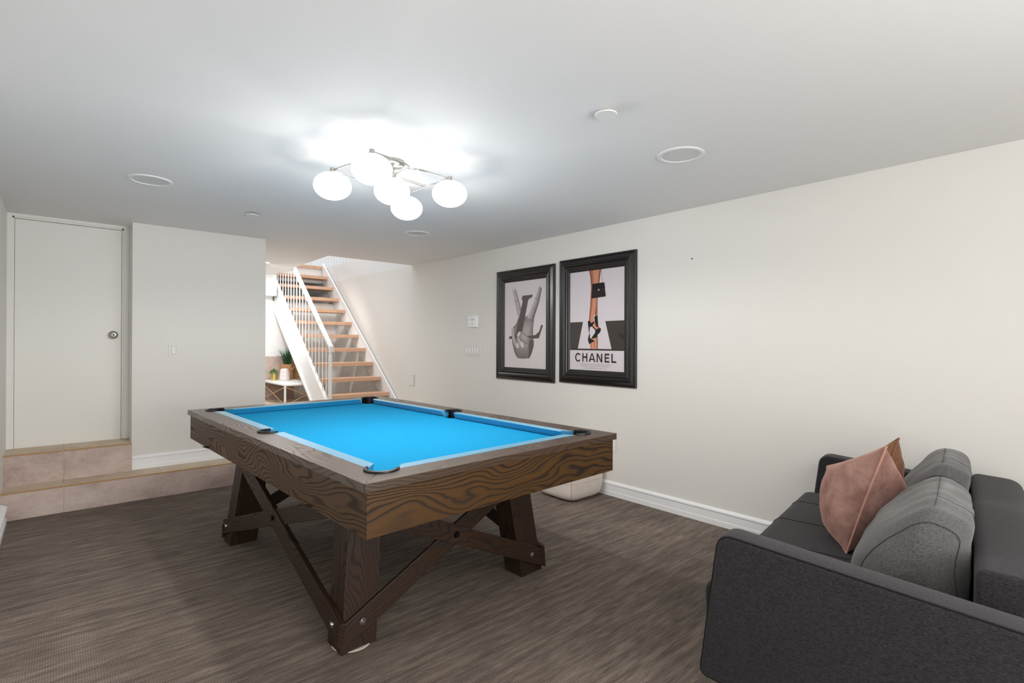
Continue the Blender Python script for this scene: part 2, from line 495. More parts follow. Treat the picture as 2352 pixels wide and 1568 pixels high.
for i, (poly, ax) in enumerate(((long_rail(), 'y'), (mirrored(long_rail(), True), 'y'), (end_rail(), 'x'), (mirrored(end_rail(), False, True), 'x'))):
    b = B(); prism(b, poly, XY, RZ0, TT)
    tp('rail', b, M['wood_rail'], ax, i+3, bevel=.0022)
# apron
AI = .0135; AB = .603; AT = .03
for i, (x0, x1, y0, y1, ax) in enumerate(((AI, AI+AT, AI, TL-AI, 'y'), (TW-AI-AT, TW-AI, AI, TL-AI, 'y'), (AI+AT, TW-AI-AT, AI, AI+AT, 'x'), (AI+AT, TW-AI-AT, TL-AI-AT, TL-AI, 'x'))):
    b = B()
    if ax == 'y': prism(b, [(x0 if i == 0 else x0, y0+(0 if i == 0 else 0)), (x1, y0+AT), (x1, y1-AT), (x0, y1)] if i == 0 else [(x0, y0+AT), (x1, y0), (x1, y1), (x0, y1-AT)], XY, AB, RZ0)
    elif i == 2: prism(b, [(AI+.0008, y0), (TW-AI-.0008, y0), (TW-AI-AT, y1), (AI+AT, y1)], XY, AB, RZ0)
    else: prism(b, [(AI+AT, y0), (TW-AI-AT, y0), (TW-AI, y1), (AI, y1)], XY, AB, RZ0)
    tp('apron', b, M['wood'], ax, i+11, bevel=.0018)
# slate + cloth
BZ = .754
def bed_outline(inset, pr, sr):
    p = []
    x0, y0, x1, y1 = inset, inset, TW-inset, TL-inset
    def ca(cx_, cy_, a0, a1): return arc(cx_, cy_, pr, a0, a1, 14)
    e = math.sqrt(pr**2-(PC-inset)**2)
    a = math.degrees(math.atan2(inset-PC, e))
    p += ca(PC, PC, 180-a-0, 360+a)[::1] if False else arc(PC, PC, pr, 90-a+0, a, 12)
    return p
hole = .056
b = B()
ins = CW+.004
k_ = math.sqrt(hole**2-(PC-ins)**2); aa = math.degrees(math.atan2(ins-PC, k_))
ks = hole
cor = arc(PC, PC, hole, 90-aa, aa, 12)      # from left edge round to the near edge
poly = cor+[(TW-x, y) for x, y in reversed(cor)]
sr_ = [(TW-x, y) for x, y in arc(SPX, SPY, .052, -88, 88, 12)]
poly += sr_
poly += [(TW-x, TL-y) for x, y in cor]+[(x, TL-y) for x, y in reversed(cor)]
poly += list(reversed(arc(SPX, SPY, .052, -88, 88, 12)))
prism(b, poly, XY, .725, BZ); tp('cloth_bed', b, M['felt'])
b = B(); box(b, AI+AT+.002, TW-AI-AT-.002, AI+AT+.002, TL-AI-AT-.002, .66, .70); tp('under_frame', b, M['black'])
# cushions: profile in (offset from the rail side, height)
NO = .053
cprof = [(0, TT-.001), (.012, TT), (NO-.004, TT+.0015), (NO, TT-.002), (NO-.003, TT-.008), (NO-.022, BZ+.003), (0, BZ+.003)]
def cushion(fn, a0, a1, t0, t1):
    """runs from a0..a1 at the base; its nose is shortened by t0,t1"""
    b = B(); n = 5; rows = []
    segs = []
    for u, z in cprof:
        f = max(0, u)/NO
        row = []
        s0 = a0+t0*(f**1.5); s1 = a1-t1*(f**1.5)
        for k in range(17): row.append(b.verts.new(fn(s0+(s1-s0)*k/16, CW+u, z)))
        rows.append(row)
    fs = []
    m_ = len(rows)
    for i in range(m_):
        for k in range(16): fs.append(b.faces.new((rows[i][k], rows[i][k+1], rows[(i+1) % m_][k+1], rows[(i+1) % m_][k])))
    fs.append(b.faces.new([r[0] for r in rows])); fs.append(b.faces.new([r[-1] for r in rows][::-1]))
    bmesh.ops.recalc_face_normals(b, faces=fs)
    tp('rail_cushion', b, M['cushion_cloth'], smooth=True, angle=35)
c0, c1 = PC+.056, SPY-.054
for mx in (False, True):
    for my in (False, True):
        cushion(lambda a, u, z, mx=mx, my=my: (TW-u if mx else u, TL-a if my else a, z), c0, c1, .045, .018)
for my in (False, True):
    cushion(lambda a, u, z, my=my: (a, TL-u if my else u, z), c0, TW-c0, .045, .045)
# pockets: U shaped plastic rim with a liner
def pocket(cx_, cy_, ang, r, tail, span):
    t = .0125
    def pt(rad, a): return (cx_+rad*math.cos(math.radians(a)), cy_+rad*math.sin(math.radians(a)))
    n = 26; h = span/2
    d = (math.cos(math.radians(ang)), math.sin(math.radians(ang)))
    outer = [pt(r, ang-h+span*k/n) for k in range(n+1)]; inner = [pt(r-t, ang-h+span*k/n) for k in range(n+1)]
    o0 = (outer[0][0]-d[0]*tail, outer[0][1]-d[1]*tail); i0 = (inner[0][0]-d[0]*tail, inner[0][1]-d[1]*tail)
    o1 = (outer[-1][0]-d[0]*tail, outer[-1][1]-d[1]*tail); i1 = (inner[-1][0]-d[0]*tail, inner[-1][1]-d[1]*tail)
    b = B(); prism(b, [o0]+outer+[o1, i1]+inner[::-1]+[i0], XY, TT-.006, TT+.0085)
    o = tp('pocket', b, M['pocket'], bevel=.0025, smooth=True)
    b = B()   # liner wall on the outer side and a cup below
    ri = r-t+.002
    wall_o = [pt(ri, ang-h+span*k/n) for k in range(n+1)]; wall_i = [pt(ri-.003, ang-h+span*k/n) for k in range(n+1)]
    prism(b, wall_o+wall_i[::-1], XY, .70, TT-.006)
    lathe(b, [(r-.006, .7545-.03), (r-.006, .703), (0, .703)], 24, (cx_, cy_, 0), cap=False)
    tp('pocket_liner', b, M['black'], parent=o)
    return o
for x_, y_, a_ in ((PC, PC, 225), (TW-PC, PC, 315), (PC, TL-PC, 135), (TW-PC, TL-PC, 45)): pocket(x_, y_, a_, PR, .010, 190)
pocket(SPX, SPY, 180, SR, .022, 180); pocket(TW-SPX, SPY, 0, SR, .022, 180)
# legs
LX, LY, LW, LV, K = .118, .413, .155, .131, .11
ltop = .70
def leg(mx, my, seed):
    b = B(); vs = box(b, LX, LX+LW, LY, LY+LV, 0, ltop)
    bmesh.ops.subdivide_edges(b, edges=[e for e in b.edges if abs(e.verts[0].co.z-e.verts[1].co.z) > .1], cuts=6)
    for v in b.verts:
        v.co.x += K*v.co.z; v.co.y += K*v.co.z
        if mx: v.co.x = TW-v.co.x
        if my: v.co.y = TL-v.co.y
    if mx != my: bmesh.ops.reverse_faces(b, faces=b.faces[:])
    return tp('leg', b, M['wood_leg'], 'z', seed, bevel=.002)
lg = leg(False, False, 21); leg(True, False, 22); leg(False, True, 23); leg(True, True, 24)
b = B(); lathe(b, [(0, .0005), (.079, .0005), (.0815, .002), (.080, .004), (0, .004)], 32, (LX+LW/2, LY+LV/2, 0))
o = tp('foot_pad', b, paint('white_pad', (224, 214, 200), .5), parent=lg); o['label'] = 'white round pad under the near leg'

# crossed boards: side=(long?) ; slope
def cross_board(long_, near_side, rising, d0, d1, seed):
    """board in the leaning plane of a side; (s,z) polygon clipped at the leg's outer edge"""
    if long_: S, sb, zb, sc_, zc = TL, .473, .109, TL/2, .345; e0 = .402
    else: S, sb, zb, sc_, zc = TW, .204, .107, TW/2, .335; e0 = .108
    dx, dz = sc_-sb, zc-zb; ln = math.hypot(dx, dz); ux, uz = dx/ln, dz/ln; hw = .0425
    # lower end: clipped by the vertical s=e0
    tz = .618
    def at_s(s, side): # point on the board edge at s
        q = (s-sb)/ux; return (s, zb+uz*q+side*hw/ux)
    def at_z(z, side):
        q = (z-zb-side*hw/ux*1.0)/uz
        return (sb+ux*q, z)
    pl = [at_s(e0, -1), at_z(tz, -1), at_z(tz, 1), at_s(e0, 1)]
    if pl[0][1] < .006: pl[0] = (pl[0][0], .006)
    if not rising: pl = [(S-s, z) for s, z in pl]
    b = B()
    base = LX if long_ else LY
    off_ = [0]
    def fn(s, z, d):
        w = base+K*z-d
        if long_: p = (w, s)
        else: p = (s, w)
        x, y = p
        if not near_side:
            if long_: x = TW-x
            else: y = TL-y
        return (x, y, z)
    prism(b, pl, fn, d0, d1)
    dv = (0, (1 if rising else -1)*ux, uz) if long_ else ((1 if rising else -1)*ux, 0, uz)
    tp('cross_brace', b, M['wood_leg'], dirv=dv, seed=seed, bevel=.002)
for long_ in (True, False):
    for ns in (True, False):
        a_front = long_   # which board lies in front
        cross_board(long_, ns, True, .0, .024 if a_front else .016, 31+ns+2*long_)
        cross_board(long_, ns, False, .0, .016 if a_front else .024, 41+ns+2*long_)
        base = LX if long_ else LY
        S = TL if long_ else TW
        pts = [((.473 if long_ else .209), .109, 'b', .024 if a_front else .016), (S-(.473 if long_ else .209), .109, 'b', .016 if a_front else .024), (S/2, .345 if long_ else .335, 'd', .024)]
        for s, z, kd, th in pts:
            b = B()
            if kd == 'b': pr_ = [(.0, .0075), (.0065, .0072), (.0088, .0045), (.009, .0025), (.0135, .002), (.0138, 0), (0, 0)]
            else: pr_ = [(0, .010), (.012, .010), (.013, .008), (.013, .002), (.018, .0015), (.018, 0), (0, 0)]
            w = base+K*z-th
            sg = -1 if ns else 1
            if not ns: w = (TW if long_ else TL)-w
            lathe(b, [(r_, sg*h_) for r_, h_ in pr_], 6 if kd == 'd' else 18, (w, s, z) if long_ else (s, w, z), 'x' if long_ else 'y')
            tp('bolt', b, M['bolt'] if kd == 'b' else M['bolt_dark'], smooth=(kd == 'b'))

# ================================================================== SOFA
SA = math.radians(7.5)
S0 = Vector((2.54, .2, 0))     # sofa-local base centre
sx_, sy_ = S0.x, S0.y
SW = thing('sofa', 'charcoal grey fabric sofa with thin square arms against the right wall', 'sofa',
           (sx_*math.cos(SA)-sy_*math.sin(SA), sx_*math.sin(SA)+sy_*math.cos(SA), 0), SA)
SO = (-sx_, -sy_, 0)
def sp(name, bm, mat, parent=None, **k): return obj(name, bm, mat, parent or SW, off=SO, **k)
armp = rpoly([(.672, .150), (.612, .637), (-.20, .566), (-.20, .110)], [.03, .05, .05, .03], 6)
def arm(x0, x1, outer):
    b = B(); prism(b, armp, YZ, x0, x1)
    es = [e for e in b.edges if abs(e.verts[0].co.x-e.verts[1].co.x) < 1e-6]
    bmesh.ops.bevel(b, geom=es, offset=.016, segments=4, profile=.5, affect='EDGES', clamp_overlap=True)
    a = sp('arm', b, M['sofa'], smooth=True, angle=60)
    xx = x0+.002 if outer < 0 else x1-.002
    cc = Vector((.2, .37)); pts = []
    for y, z in armp:
        q = Vector((y, z))
        pts.append((xx+(.0035 if outer < 0 else -.0035), q.x+(.0 if True else 0), q.y))
    pts2 = []
    for x, y, z in pts:
        d = cc-Vector((y, z)); d.normalize(); pts2.append((x, y+d.x*.004, z+d.y*.004))
    b = B(); tube(b, pts2, .0024, 6, closed=True)
    sp('seam', b, M['piping'], parent=a).location = (0, 0, 0)
    return a
arm(1.720, 1.835, -1); arm(3.312, 3.417, 1)
# seat
b = B()
seatp = rpoly([(.690, .235), (.700, .425), (-.02, .425), (-.02, .235)], [.03, .06, .02, .02], 7)
prism(b, seatp, YZ, 1.838, 3.309)
bmesh.ops.bevel(b, geom=[e for e in b.edges if abs(e.verts[0].co.x-e.verts[1].co.x) < 1e-6], offset=.015, segments=3, profile=.5, affect='EDGES', clamp_overlap=True)
st = sp('seat', b, M['sofa'], smooth=True, angle=60)
for xs in (2.01, 2.36, 2.71, 3.06):
    b = B(); tube(b, [(xs, y, z+.0002) for y, z in rpoly([(.6985, .30), (.7005, .4255), (.0, .4255)], [0, .06, 0], 7)], .0016, 6)
    sp('seat_seam', b, M['piping'], parent=st)
# base frame & back
b = B(); box(b, 1.838, 3.309, -.16, .62, .155, .236); sp('base_frame', b, M['sofa'], bevel=.01)
b = B()
backp = rpoly([(-.018, .26), (-.022, .650), (-.20, .640), (-.225, .26)], [.02, .035, .06, .02], 7)
prism(b, backp, YZ, 1.90, 3.300)
bmesh.ops.bevel(b, geom=[e for e in b.edges if abs(e.verts[0].co.x-e.verts[1].co.x) < 1e-6], offset=.03, segments=4, profile=.5, affect='EDGES', clamp_overlap=True)
bk = sp('backrest', b, M['sofa'], smooth=True, angle=60)
b = B(); tube(b, [(1.905, y, z) for y, z in [(-.03, .60), (-.12, .60), (-.20, .60)]], .002, 6); sp('back_seam', b, M['piping'], parent=bk)
for lx_, ly_ in ((1.80, .56), (1.80, -.10), (3.34, .56), (3.34, -.10)):
    b = B(); lathe(b, [(.012, 0), (.013, .002), (.022, .158), (0, .158)], 16, (lx_, ly_, 0)); sp('leg', b, M['sofa_leg'], smooth=True)

# ---- soft things on the sofa (sofa-local coordinates turned to world)
def s2w(p):
    x, y, z = p
    return Vector((x*math.cos(SA)-y*math.sin(SA), x*math.sin(SA)+y*math.cos(SA), z))
def nz(p, s, seed=0): return noise.noise(Vector(p)*s+Vector((seed, seed*1.7, 0)))

def seam_line(parent, off, pts, r=.0016):
    b = B(); tube(b, pts, r, 5); obj('seam', b, M['seam'], parent, off=off)

def bolster(label, x0, x1, secs, seed):
    """upright back cushion: loft of a (y,z) section along x"""
    n = 48; m_ = 26
    pts = rpoly(secs, [.06, .09, .055, .035, .03, .03][:len(secs)], 8)
    # resample evenly
    P = [Vector(p) for p in pts]; Ls = [0]
    for i in range(len(P)): Ls.append(Ls[-1]+(P[(i+1) % len(P)]-P[i]).length)
    R = []
    for k in range(n):
        t = Ls[-1]*k/n
        for i in range(len(P)):
            if Ls[i] <= t <= Ls[i+1]+1e-9:
                f = (t-Ls[i])/max(1e-9, Ls[i+1]-Ls[i]); R.append(P[i].lerp(P[(i+1) % len(P)], f)); break
    c = Vector((sum(p.x for p in R)/n, sum(p.y for p in R)/n))
    b = B(); rings = []; xm = (x0+x1)/2; hl = (x1-x0)/2
    for j in range(m_+1):
        th = -PI/2+PI*j/m_
        t = math.sin(th)
        s_ = (max(0, 1-abs(t)**7))**.5
        s_ = max(s_, .02)
        x = xm+hl*t*(1-.0)
        ring = []
        for k, p in enumerate(R):
            q = c+(p-c)*s_
            wv = .009*nz((x*1.0, q.x*6, q.y*6), 2.2, seed)+.006*nz((x*7, q.x*9, q.y*9), 1.9, seed+3)+.0055*math.sin(95*x+9*q.y+6*nz((x, q.y, 0), 5, seed))*max(0, (q.y-.56))/.2*(.4+.6*s_)
            dirn = (p-c).normalized()
            q = q+dirn*wv*(s_)
            # ends: creases radiating from the corner seam
            xe = x+.012*nz((q.x*9, q.y*9, 3*j/m_), 1.6, seed)*(1-s_)
            ring.append(b.verts.new((xe, q.x, q.y)))
        rings.append(ring)
    rco = [[v.co.copy() for v in r_] for r_ in rings]
    fs = []
    for j in range(m_):
        for k in range(n): fs.append(b.faces.new((rings[j][k], rings[j][(k+1) % n], rings[j+1][(k+1) % n], rings[j+1][k])))
    fs.append(b.faces.new(rings[0])); fs.append(b.faces.new(rings[-1][::-1]))
    bmesh.ops.recalc_face_normals(b, faces=fs)
    w = s2w((xm, c.x, .426))
    o = thing('back_cushion', label, 'cushion', w, SA, 'grey back cushions on the sofa')
    off = (-xm, -c.x, -.426)
    body = obj('cushion_body', b, M['bolster'], o, smooth=True, off=off, sub=1, angle=180)
    # seams following the surface
    def surf(j, k, e=.0005):
        q = rings_co[j][k % n]; return q
    kr = max(range(n), key=lambda k: R[k].y)
    for kk in (kr,):
        seam_line(o, off, [rco[j][kk] for j in range(7, m_-6)], .0007)
    je = 4
    seam_line(o, off, [rco[je][k % n] for k in range(n+1)], .0009)
    seam_line(o, off, [rco[m_-je][k % n] for k in range(n+1)], .0009)
    seam_line(o, off, [rco[9][(kr+k) % n] for k in range(0, 14)], .0008)
    return o, rings, R, c, xm, hl, off, body
secA = [(.320, .428), (.272, .60), (.080, .775), (-.028, .730), (-.014, .655), (-.010, .428)]
A_ = bolster('grey back cushion nearest the near sofa arm, its wrinkled end towards us', 1.985, 2.665, secA, 1)
secB = [(.285, .428), (.235, .60), (.075, .792), (-.025, .745), (-.014, .655), (-.010, .428)]
B_ = bolster('grey back cushion farther along the sofa, nearest the right wall', 2.690, 3.290, secB, 5)
def pillow(name, label, cat, A, Bc, C, D, thick, mat, pipe, seed, thick2=None):
    """A top near, Bc bottom near, C bottom far, D top far (sofa-local)"""
    A, Bc, C, D = [s2w(p) for p in (A, Bc, C, D)]
    nrm = (D-A).cross(Bc-A).normalized()
    n = 26; b = B(); base = (A+Bc+C+D)/4; base.z = min(A.z, Bc.z, C.z, D.z)
    def P(u, v, side):
        p = A*(1-u)*(1-v)+D*u*(1-v)+Bc*(1-u)*v+C*u*v
        cen = (A+Bc+C+D)/4
        a_, c_ = 2*u-1, 2*v-1
        pin = .05*((1-a_*a_)*c_*c_ + (1-c_*c_)*a_*a_)
        p = p+(cen-p)*pin
        h = ((1-abs(a_)**2.6)*(1-abs(c_)**2.6))**.62 if abs(a_) < 1 and abs(c_) < 1 else 0
        wr = .010*nz((u*5, v*5, side), 1.3, seed)*h+.0045*math.sin(34*v+5*nz((u*3, v*3, 0), 2, seed))*math.exp(-((u)/.16)**2)*(h > 0)*(1 if abs(c_) < .95 else 0)
        return p+nrm*side*((thick if side < 0 else (thick2 or thick))*h+wr)
    grid = {}
    for side in (1, -1):
        for i in range(n+1):
            for j in range(n+1):
                edge = i in (0, n) or j in (0, n)
                if edge and side == -1: grid[(side, i, j)] = grid[(1, i, j)]; continue
                u = .5-.5*math.cos(PI*i/n); v = .5-.5*math.cos(PI*j/n)
                grid[(side, i, j)] = b.verts.new(P(u, v, side)-base)
    fs = []
    for side in (1, -1):
        for i in range(n):
            for j in range(n):
                q = [grid[(side, i, j)], grid[(side, i+1, j)], grid[(side, i+1, j+1)], grid[(side, i, j+1)]]
                fs.append(b.faces.new(q if side == 1 else q[::-1]))
    bmesh.ops.recalc_face_normals(b, faces=fs)
    loop = [grid[(1, i, 0)].co.copy() for i in range(n)]+[grid[(1, n, j)].co.copy() for j in range(n)]+[grid[(1, n-i, n)].co.copy() for i in range(n)]+[grid[(1, 0, n-j)].co.copy() for j in range(n)]
    t = thing(name, label, cat, base)
    obj('pillow_cover', b, mat, t, smooth=True, angle=180, sub=1)
    b = B(); tube(b, loop, .0040, 8, closed=True); obj('piping', b, pipe, t, smooth=True)
    return t
pillow('throw_pillow', 'dusty pink velvet throw pillow with piped edge, in front on the sofa', 'pillow',
       (2.40, .222, .872), (2.42, .352, .428), (2.64, .450, .432), (2.72, .472, .700), .205, M['pink'], M['pink_pipe'], 3, .075)
pillow('throw_pillow', 'tan velvet throw pillow partly hidden behind the pink one', 'pillow',
       (2.78, .214, .852), (2.80, .330, .432), (2.98, .430, .432), (3.02, .430, .655), .135, M['rust'], M['rust'], 9, .06)

# ================================================================== POUF
px0, px1, py0, py1, ph = 2.985, 3.408, 2.700, 3.110, .34
P_ = thing('pouf', 'cream canvas cube pouf on the carpet against the right wall', 'pouf', ((px0+px1)/2, (py0+py1)/2, 0))
b = B(); n = 14
def pq(u, v, w):
    x, y, z = 2*u-1, 2*v-1, 2*w-1
    p = Vector((x, y, z)); 
    # superellipsoid-ish cube
    e = 7.0
    l = (abs(x)**e+abs(y)**e+abs(z)**e)**(1/e)
    p = p/l
    bulge = .02*(1-z*z)
    q = Vector((p.x*(px1-px0)/2*(1-.05+bulge*2.5), p.y*(py1-py0)/2*(1-.05+bulge*2.5), (p.z+1)*ph/2))
    q += Vector((p.x, p.y, 0)).normalized()*.006*nz((p.x*2, p.y*2, p.z*3), 1.5, 2) if (p.x or p.y) else Vector()
    q.z = max(q.z, .001)
    return q
import itertools
cache = {}
def gv(i, j, k):
    if (i, j, k) not in cache: cache[(i, j, k)] = b.verts.new(pq(i/n, j/n, k/n))
    return cache[(i, j, k)]
fs = []
for i in range(n):
    for j in range(n):
        for s_ in (0, n):
            fs.append(b.faces.new((gv(i, j, s_), gv(i+1, j, s_), gv(i+1, j+1, s_), gv(i, j+1, s_))))
            fs.append(b.faces.new((gv(i, s_, j), gv(i+1, s_, j), gv(i+1, s_, j+1), gv(i, s_, j+1))))
            fs.append(b.faces.new((gv(s_, i, j), gv(s_, i+1, j), gv(s_, i+1, j+1), gv(s_, i, j+1))))
bmesh.ops.recalc_face_normals(b, faces=fs)
obj('pouf_cover', b, M['pouf'], P_, smooth=True, angle=180, sub=1)
seamc = paint('cream_seam', (206, 184, 168), .9)
def ring(z):
    pts = []
    for k in range(64):
        t = 2*PI*k/64; x, y = math.cos(t), math.sin(t); e = 7; l = (abs(x)**e+abs(y)**e)**(1/e)
        pts.append((x/l*(px1-px0)/2*.992, y/l*(py1-py0)/2*.992, z))
    return pts
b = B(); tube(b, ring(.150), .0022, 6, closed=True); obj('seam', b, seamc, P_)
for sx2, sy2 in ((-1, -1), (1, -1), (-1, 1), (1, 1)):
    e = 7; f = (1/2)**(1/e)
    pts = []
    for k in range(13):
        z = -1+2*k/12; l = (2+abs(z)**e)**(1/e); zz = z/l
        bl = .02*(1-z*z)
        pts.append((sx2/l*(px1-px0)/2*(.95+bl*2.5), sy2/l*(py1-py0)/2*(.95+bl*2.5), (zz+1)*ph/2))
    b = B(); tube(b, pts, .0024, 6); obj('corner_seam', b, seamc, P_)

# ================================================================== CEILING LAMP
gz = 2.068
Gs = {'C': (1.346, 2.520), 'L': (1.068, 2.640), 'TL': (1.103, 2.262), 'R': (1.603, 2.350), 'B': (1.580, 2.775)}
CL = thing('ceiling_lamp', 'lit ceiling lamp with five white globes on nickel loops above the pool table', 'lamp', (Gs['C'][0], Gs['C'][1], 2.231))
LO = (-Gs['C'][0], -Gs['C'][1], -2.231)
b = B(); lathe(b, [(0, 2.2305), (.062, 2.2305), (.065, 2.226), (.065, 2.210), (.058, 2.204), (.02, 2.202), (.012, 2.196), (.012, 2.160), (.018, 2.158), (.018, 2.136), (0, 2.136)], 32, (*Gs['C'], 0)); obj('canopy', b, M['nickel'], CL, smooth=True, off=LO)
zr = 2.150
def mid(a, c, f=.5): return (a[0]+(c[0]-a[0])*f, a[1]+(c[1]-a[1])*f)
C_ = Vector(Gs['C'])
J = {}
for a_, c_ in (('TL', 'R'), ('R', 'B'), ('B', 'L'), ('L', 'TL')):
    q = (Vector(Gs[a_])+Vector(Gs[c_]))/2; q = q+(C_-q)*.06; J[(a_, c_)] = q
for g_, ja, jb in (('TL', ('L', 'TL'), ('TL', 'R')), ('R', ('TL', 'R'), ('R', 'B')), ('B', ('R', 'B'), ('B', 'L')), ('L', ('B', 'L'), ('L', 'TL'))):
    quad = [Vector(Gs[g_]), J[jb], C_, J[ja]]
    if g_ in ('R', 'L'): quad = [q+(Vector(Gs[g_])-q)*(.02 if i in (1, 3) else 0) for i, q in enumerate(quad)]
    pts = rpoly([tuple(q) for q in quad], [.015, .06, .03, .06], 7)
    b = B(); tube(b, [(x, y, zr+(.004 if g_ in ('TL', 'B') else 0)) for x, y in pts], .0046, 8, closed=True)
    obj('arm', b, M['nickel'], CL, smooth=True, off=LO)
for g_, (x, y) in Gs.items():
    b = B()
    pr_ = []
    for k in range(15):
        t = -PI/2+PI*k/14; pr_.append((.0955*math.cos(t)**.92 if abs(math.cos(t)) > 1e-6 else 0, gz+.069*math.sin(t)))
    lathe(b, pr_, 32, (x, y, 0), cap=False); bmesh.ops.remove_doubles(b, verts=b.verts[:], dist=1e-5)
    obj('globe', b, M['globe'], CL, smooth=True, off=LO, angle=180)
    b = B(); lathe(b, [(0, 2.128), (.030, 2.1285), (.030, 2.134), (.013, 2.138), (.0125, 2.162), (0, 2.162)], 24, (x, y, 0)); obj('socket_cap', b, M['nickel'], CL, smooth=True, off=LO)

# ================================================================== THINGS ON THE CEILING
def speaker(x, y, r, label):
    t = thing('ceiling_speaker', label, 'speaker', (x, y, H), group='round speakers in the ceiling')
    b = B(); lathe(b, [(r*.80, 0), (r*.80, -.004), (r*.83, -.006), (r*.97, -.0055), (r, -.003), (r, 0)], 48, cap=False); obj('bezel', b, M['ring'], t, smooth=True)
    b = B(); lathe(b, [(0, -.0015), (r*.81, -.0015), (r*.81, 0), (0, 0)], 48); obj('grille', b, M['grille'], t)
m, nt, bs = new_mat('speaker_grille')
vv = N(nt, 'ShaderNodeTexVoronoi'); vv.inputs['Scale'].default_value = 420; L(nt, mapping(nt), vv.inputs['Vector'])
L(nt, ramp(nt, vv.outputs['Distance'], [(.25, lin((190, 190, 190))), (.45, lin((228, 228, 227)))]), bs.inputs['Base Color']); bs.inputs['Roughness'].default_value = .7
M['grille'] = m
speaker(2.414, 1.437, .118, 'round white ceiling speaker with grey grille, nearest the right wall above the sofa')
speaker(.412, 3.803, .118, 'round white ceiling speaker on the left, in front of the door')
speaker(2.410, 4.045, .108, 'round white ceiling speaker farthest back, beyond the globe lamp')
def cover(x, y, r, gap, label):
    t = thing('ceiling_sprinkler', label, 'sprinkler cover', (x, y, H), group='round cover plates on the ceiling')
    b = B(); lathe(b, [(0, -gap-.003), (r*.96, -gap-.003), (r, -gap), (r*.98, -gap+.003), (0, -gap+.003)], 40); obj('cover_plate', b, M['ring'], t, smooth=True)
    b = B(); lathe(b, [(0, .001), (r*.45, .001), (r*.45, -gap), (0, -gap)], 24); obj('stem', b, M['nickel'], t)
cover(1.722, 1.372, .047, .016, 'small round white cover plate hanging just below the ceiling, nearest the camera')
cover(1.107, 4.265, .047, .013, 'small round cover plate on the ceiling left of the globe lamp near the white wall')
t = thing('downlight', 'small lit ceiling spotlight glinting past the edge of the white wall', 'light', (1.925, 6.79, H))
b = B(); lathe(b, [(.034, -.0005), (.034, -.006), (.046, -.006), (.048, -.0005)], 28, cap=False); obj('trim_ring', b, M['ring'], t)
b = B(); lathe(b, [(0, -.003), (.022, -.003)], 20, cap=False); obj('lamp', b, M['spot_on'], t)

# ================================================================== WALL THINGS
def wallbox(bm, x0, y0, y1, z0, z1, th): box(bm, x0-th, x0, y0, y1, z0, z1)
t = thing('light_switch', 'single white rocker light switch on the wall beside the door', 'switch', (.741, 5.257, 1.18))
b = B(); box(b, -.036, .036, -.006, 0, -.0595, .0595); obj('cover_plate', b, M['wall'], t, bevel=.002)
b = B(); box(b, -.0165, .0165, -.0075, -.002, -.0335, .0335); obj('rocker', b, M['plate'], t, bevel=.001)
b = B(); box(b, -.018, .018, -.0063, -.004, -.035, .035); obj('gap', b, M['gap'], t)
t = thing('thermostat', 'small white wall control panel with buttons above the five switches', 'thermostat', (W, 4.551, 1.484))
b = B(); box(b, -.024, 0, -.076, .076, -.061, .061); obj('case', b, M['trim'], t, bevel=.004)
for (yy, zz, w_, h_) in ((.045, .02, .010, .008), (-.030, .02, .010, .008), (0, .02, .012, .016), (0, -.025, .012, .012), (.04, -.038, .010, .005), (-.045, -.038, .010, .006), (0, .05, .010, .004)):
    b = B(); box(b, -.0255, -.022, yy-w_/2, yy+w_/2, zz-h_/2, zz+h_/2); obj('button', b, M['gap'] if zz != -.038 or yy > 0 else M['trim'], t, bevel=.0008)
t = thing('switch_panel', 'white plate with five slide switches in a row on the right wall', 'switch', (W, 4.562, 1.168))
b = B(); box(b, -.007, 0, -.135, .135, -.060, .060); obj('cover_plate', b, M['plate'], t, bevel=.002)
for k in range(5):
    y_ = -.096+k*.048
    b = B(); box(b, -.0078, -.004, y_-.0175, y_+.0175, -.036, .036); s_ = obj('switch_recess', b, M['gap'], t)
    b = B(); box(b, -.0085, -.004, y_-.016, y_+.016, -.0345, .0345); box(b, -.0135, -.008, y_-.016, y_+.016, -.0345, -.004); obj('switch', b, M['trim'], t, bevel=.0012)
# blank plate further back on the bent part of the wall
ang = math.atan2(3.376-3.420, 5.79-5.24)
t = thing('blank_plate', 'blank white cover plate on the right wall near the stairs', 'cover plate', (3.376, 5.795, .775), 0)
b = B(); box(b, -.0065, 0, -.068, .068, -.071, .071); obj('plate', b, M['wall'], t, bevel=.002)
b = B(); lathe(b, [(0, -.008), (.0035, -.008), (.004, -.0065), (0, -.0065)], 10, (0, 0, .05), 'x'); obj('screw', b, M['gap'], t)
t = thing('wall_outlet', 'white electrical outlet on the right wall behind the pool table corner', 'outlet', (W, 2.645, .42))
b = B(); box(b, -.006, 0, -.036, .036, -.058, .058); o = obj('cover_plate', b, M['plate'], t, bevel=.002)
b = B(); box(b, -.0075, -.004, -.017, .017, -.034, .034); obj('socket', b, M['trim'], t, bevel=.001)
for zz in (-.018, .018):
    for yy in (-.006, .006):
        b = B(); box(b, -.0079, -.006, yy-.0012, yy+.0012, zz-.005, zz+.005); obj('slot', b, M['black'], t)
t = obj('nail', B(), M['black']) if False else None
b = B(); lathe(b, [(0, -.006), (.0045, -.006), (.0045, -.004), (.0016, -.003), (.0016, 0), (0, 0)], 10, (0, 0, 0), 'x')
o = obj('nail', b, M['bolt_dark']); o.location = (W, 1.945, 1.866); tag(o, 'tiny dark nail in the bare right wall, right of the framed posters', 'nail')

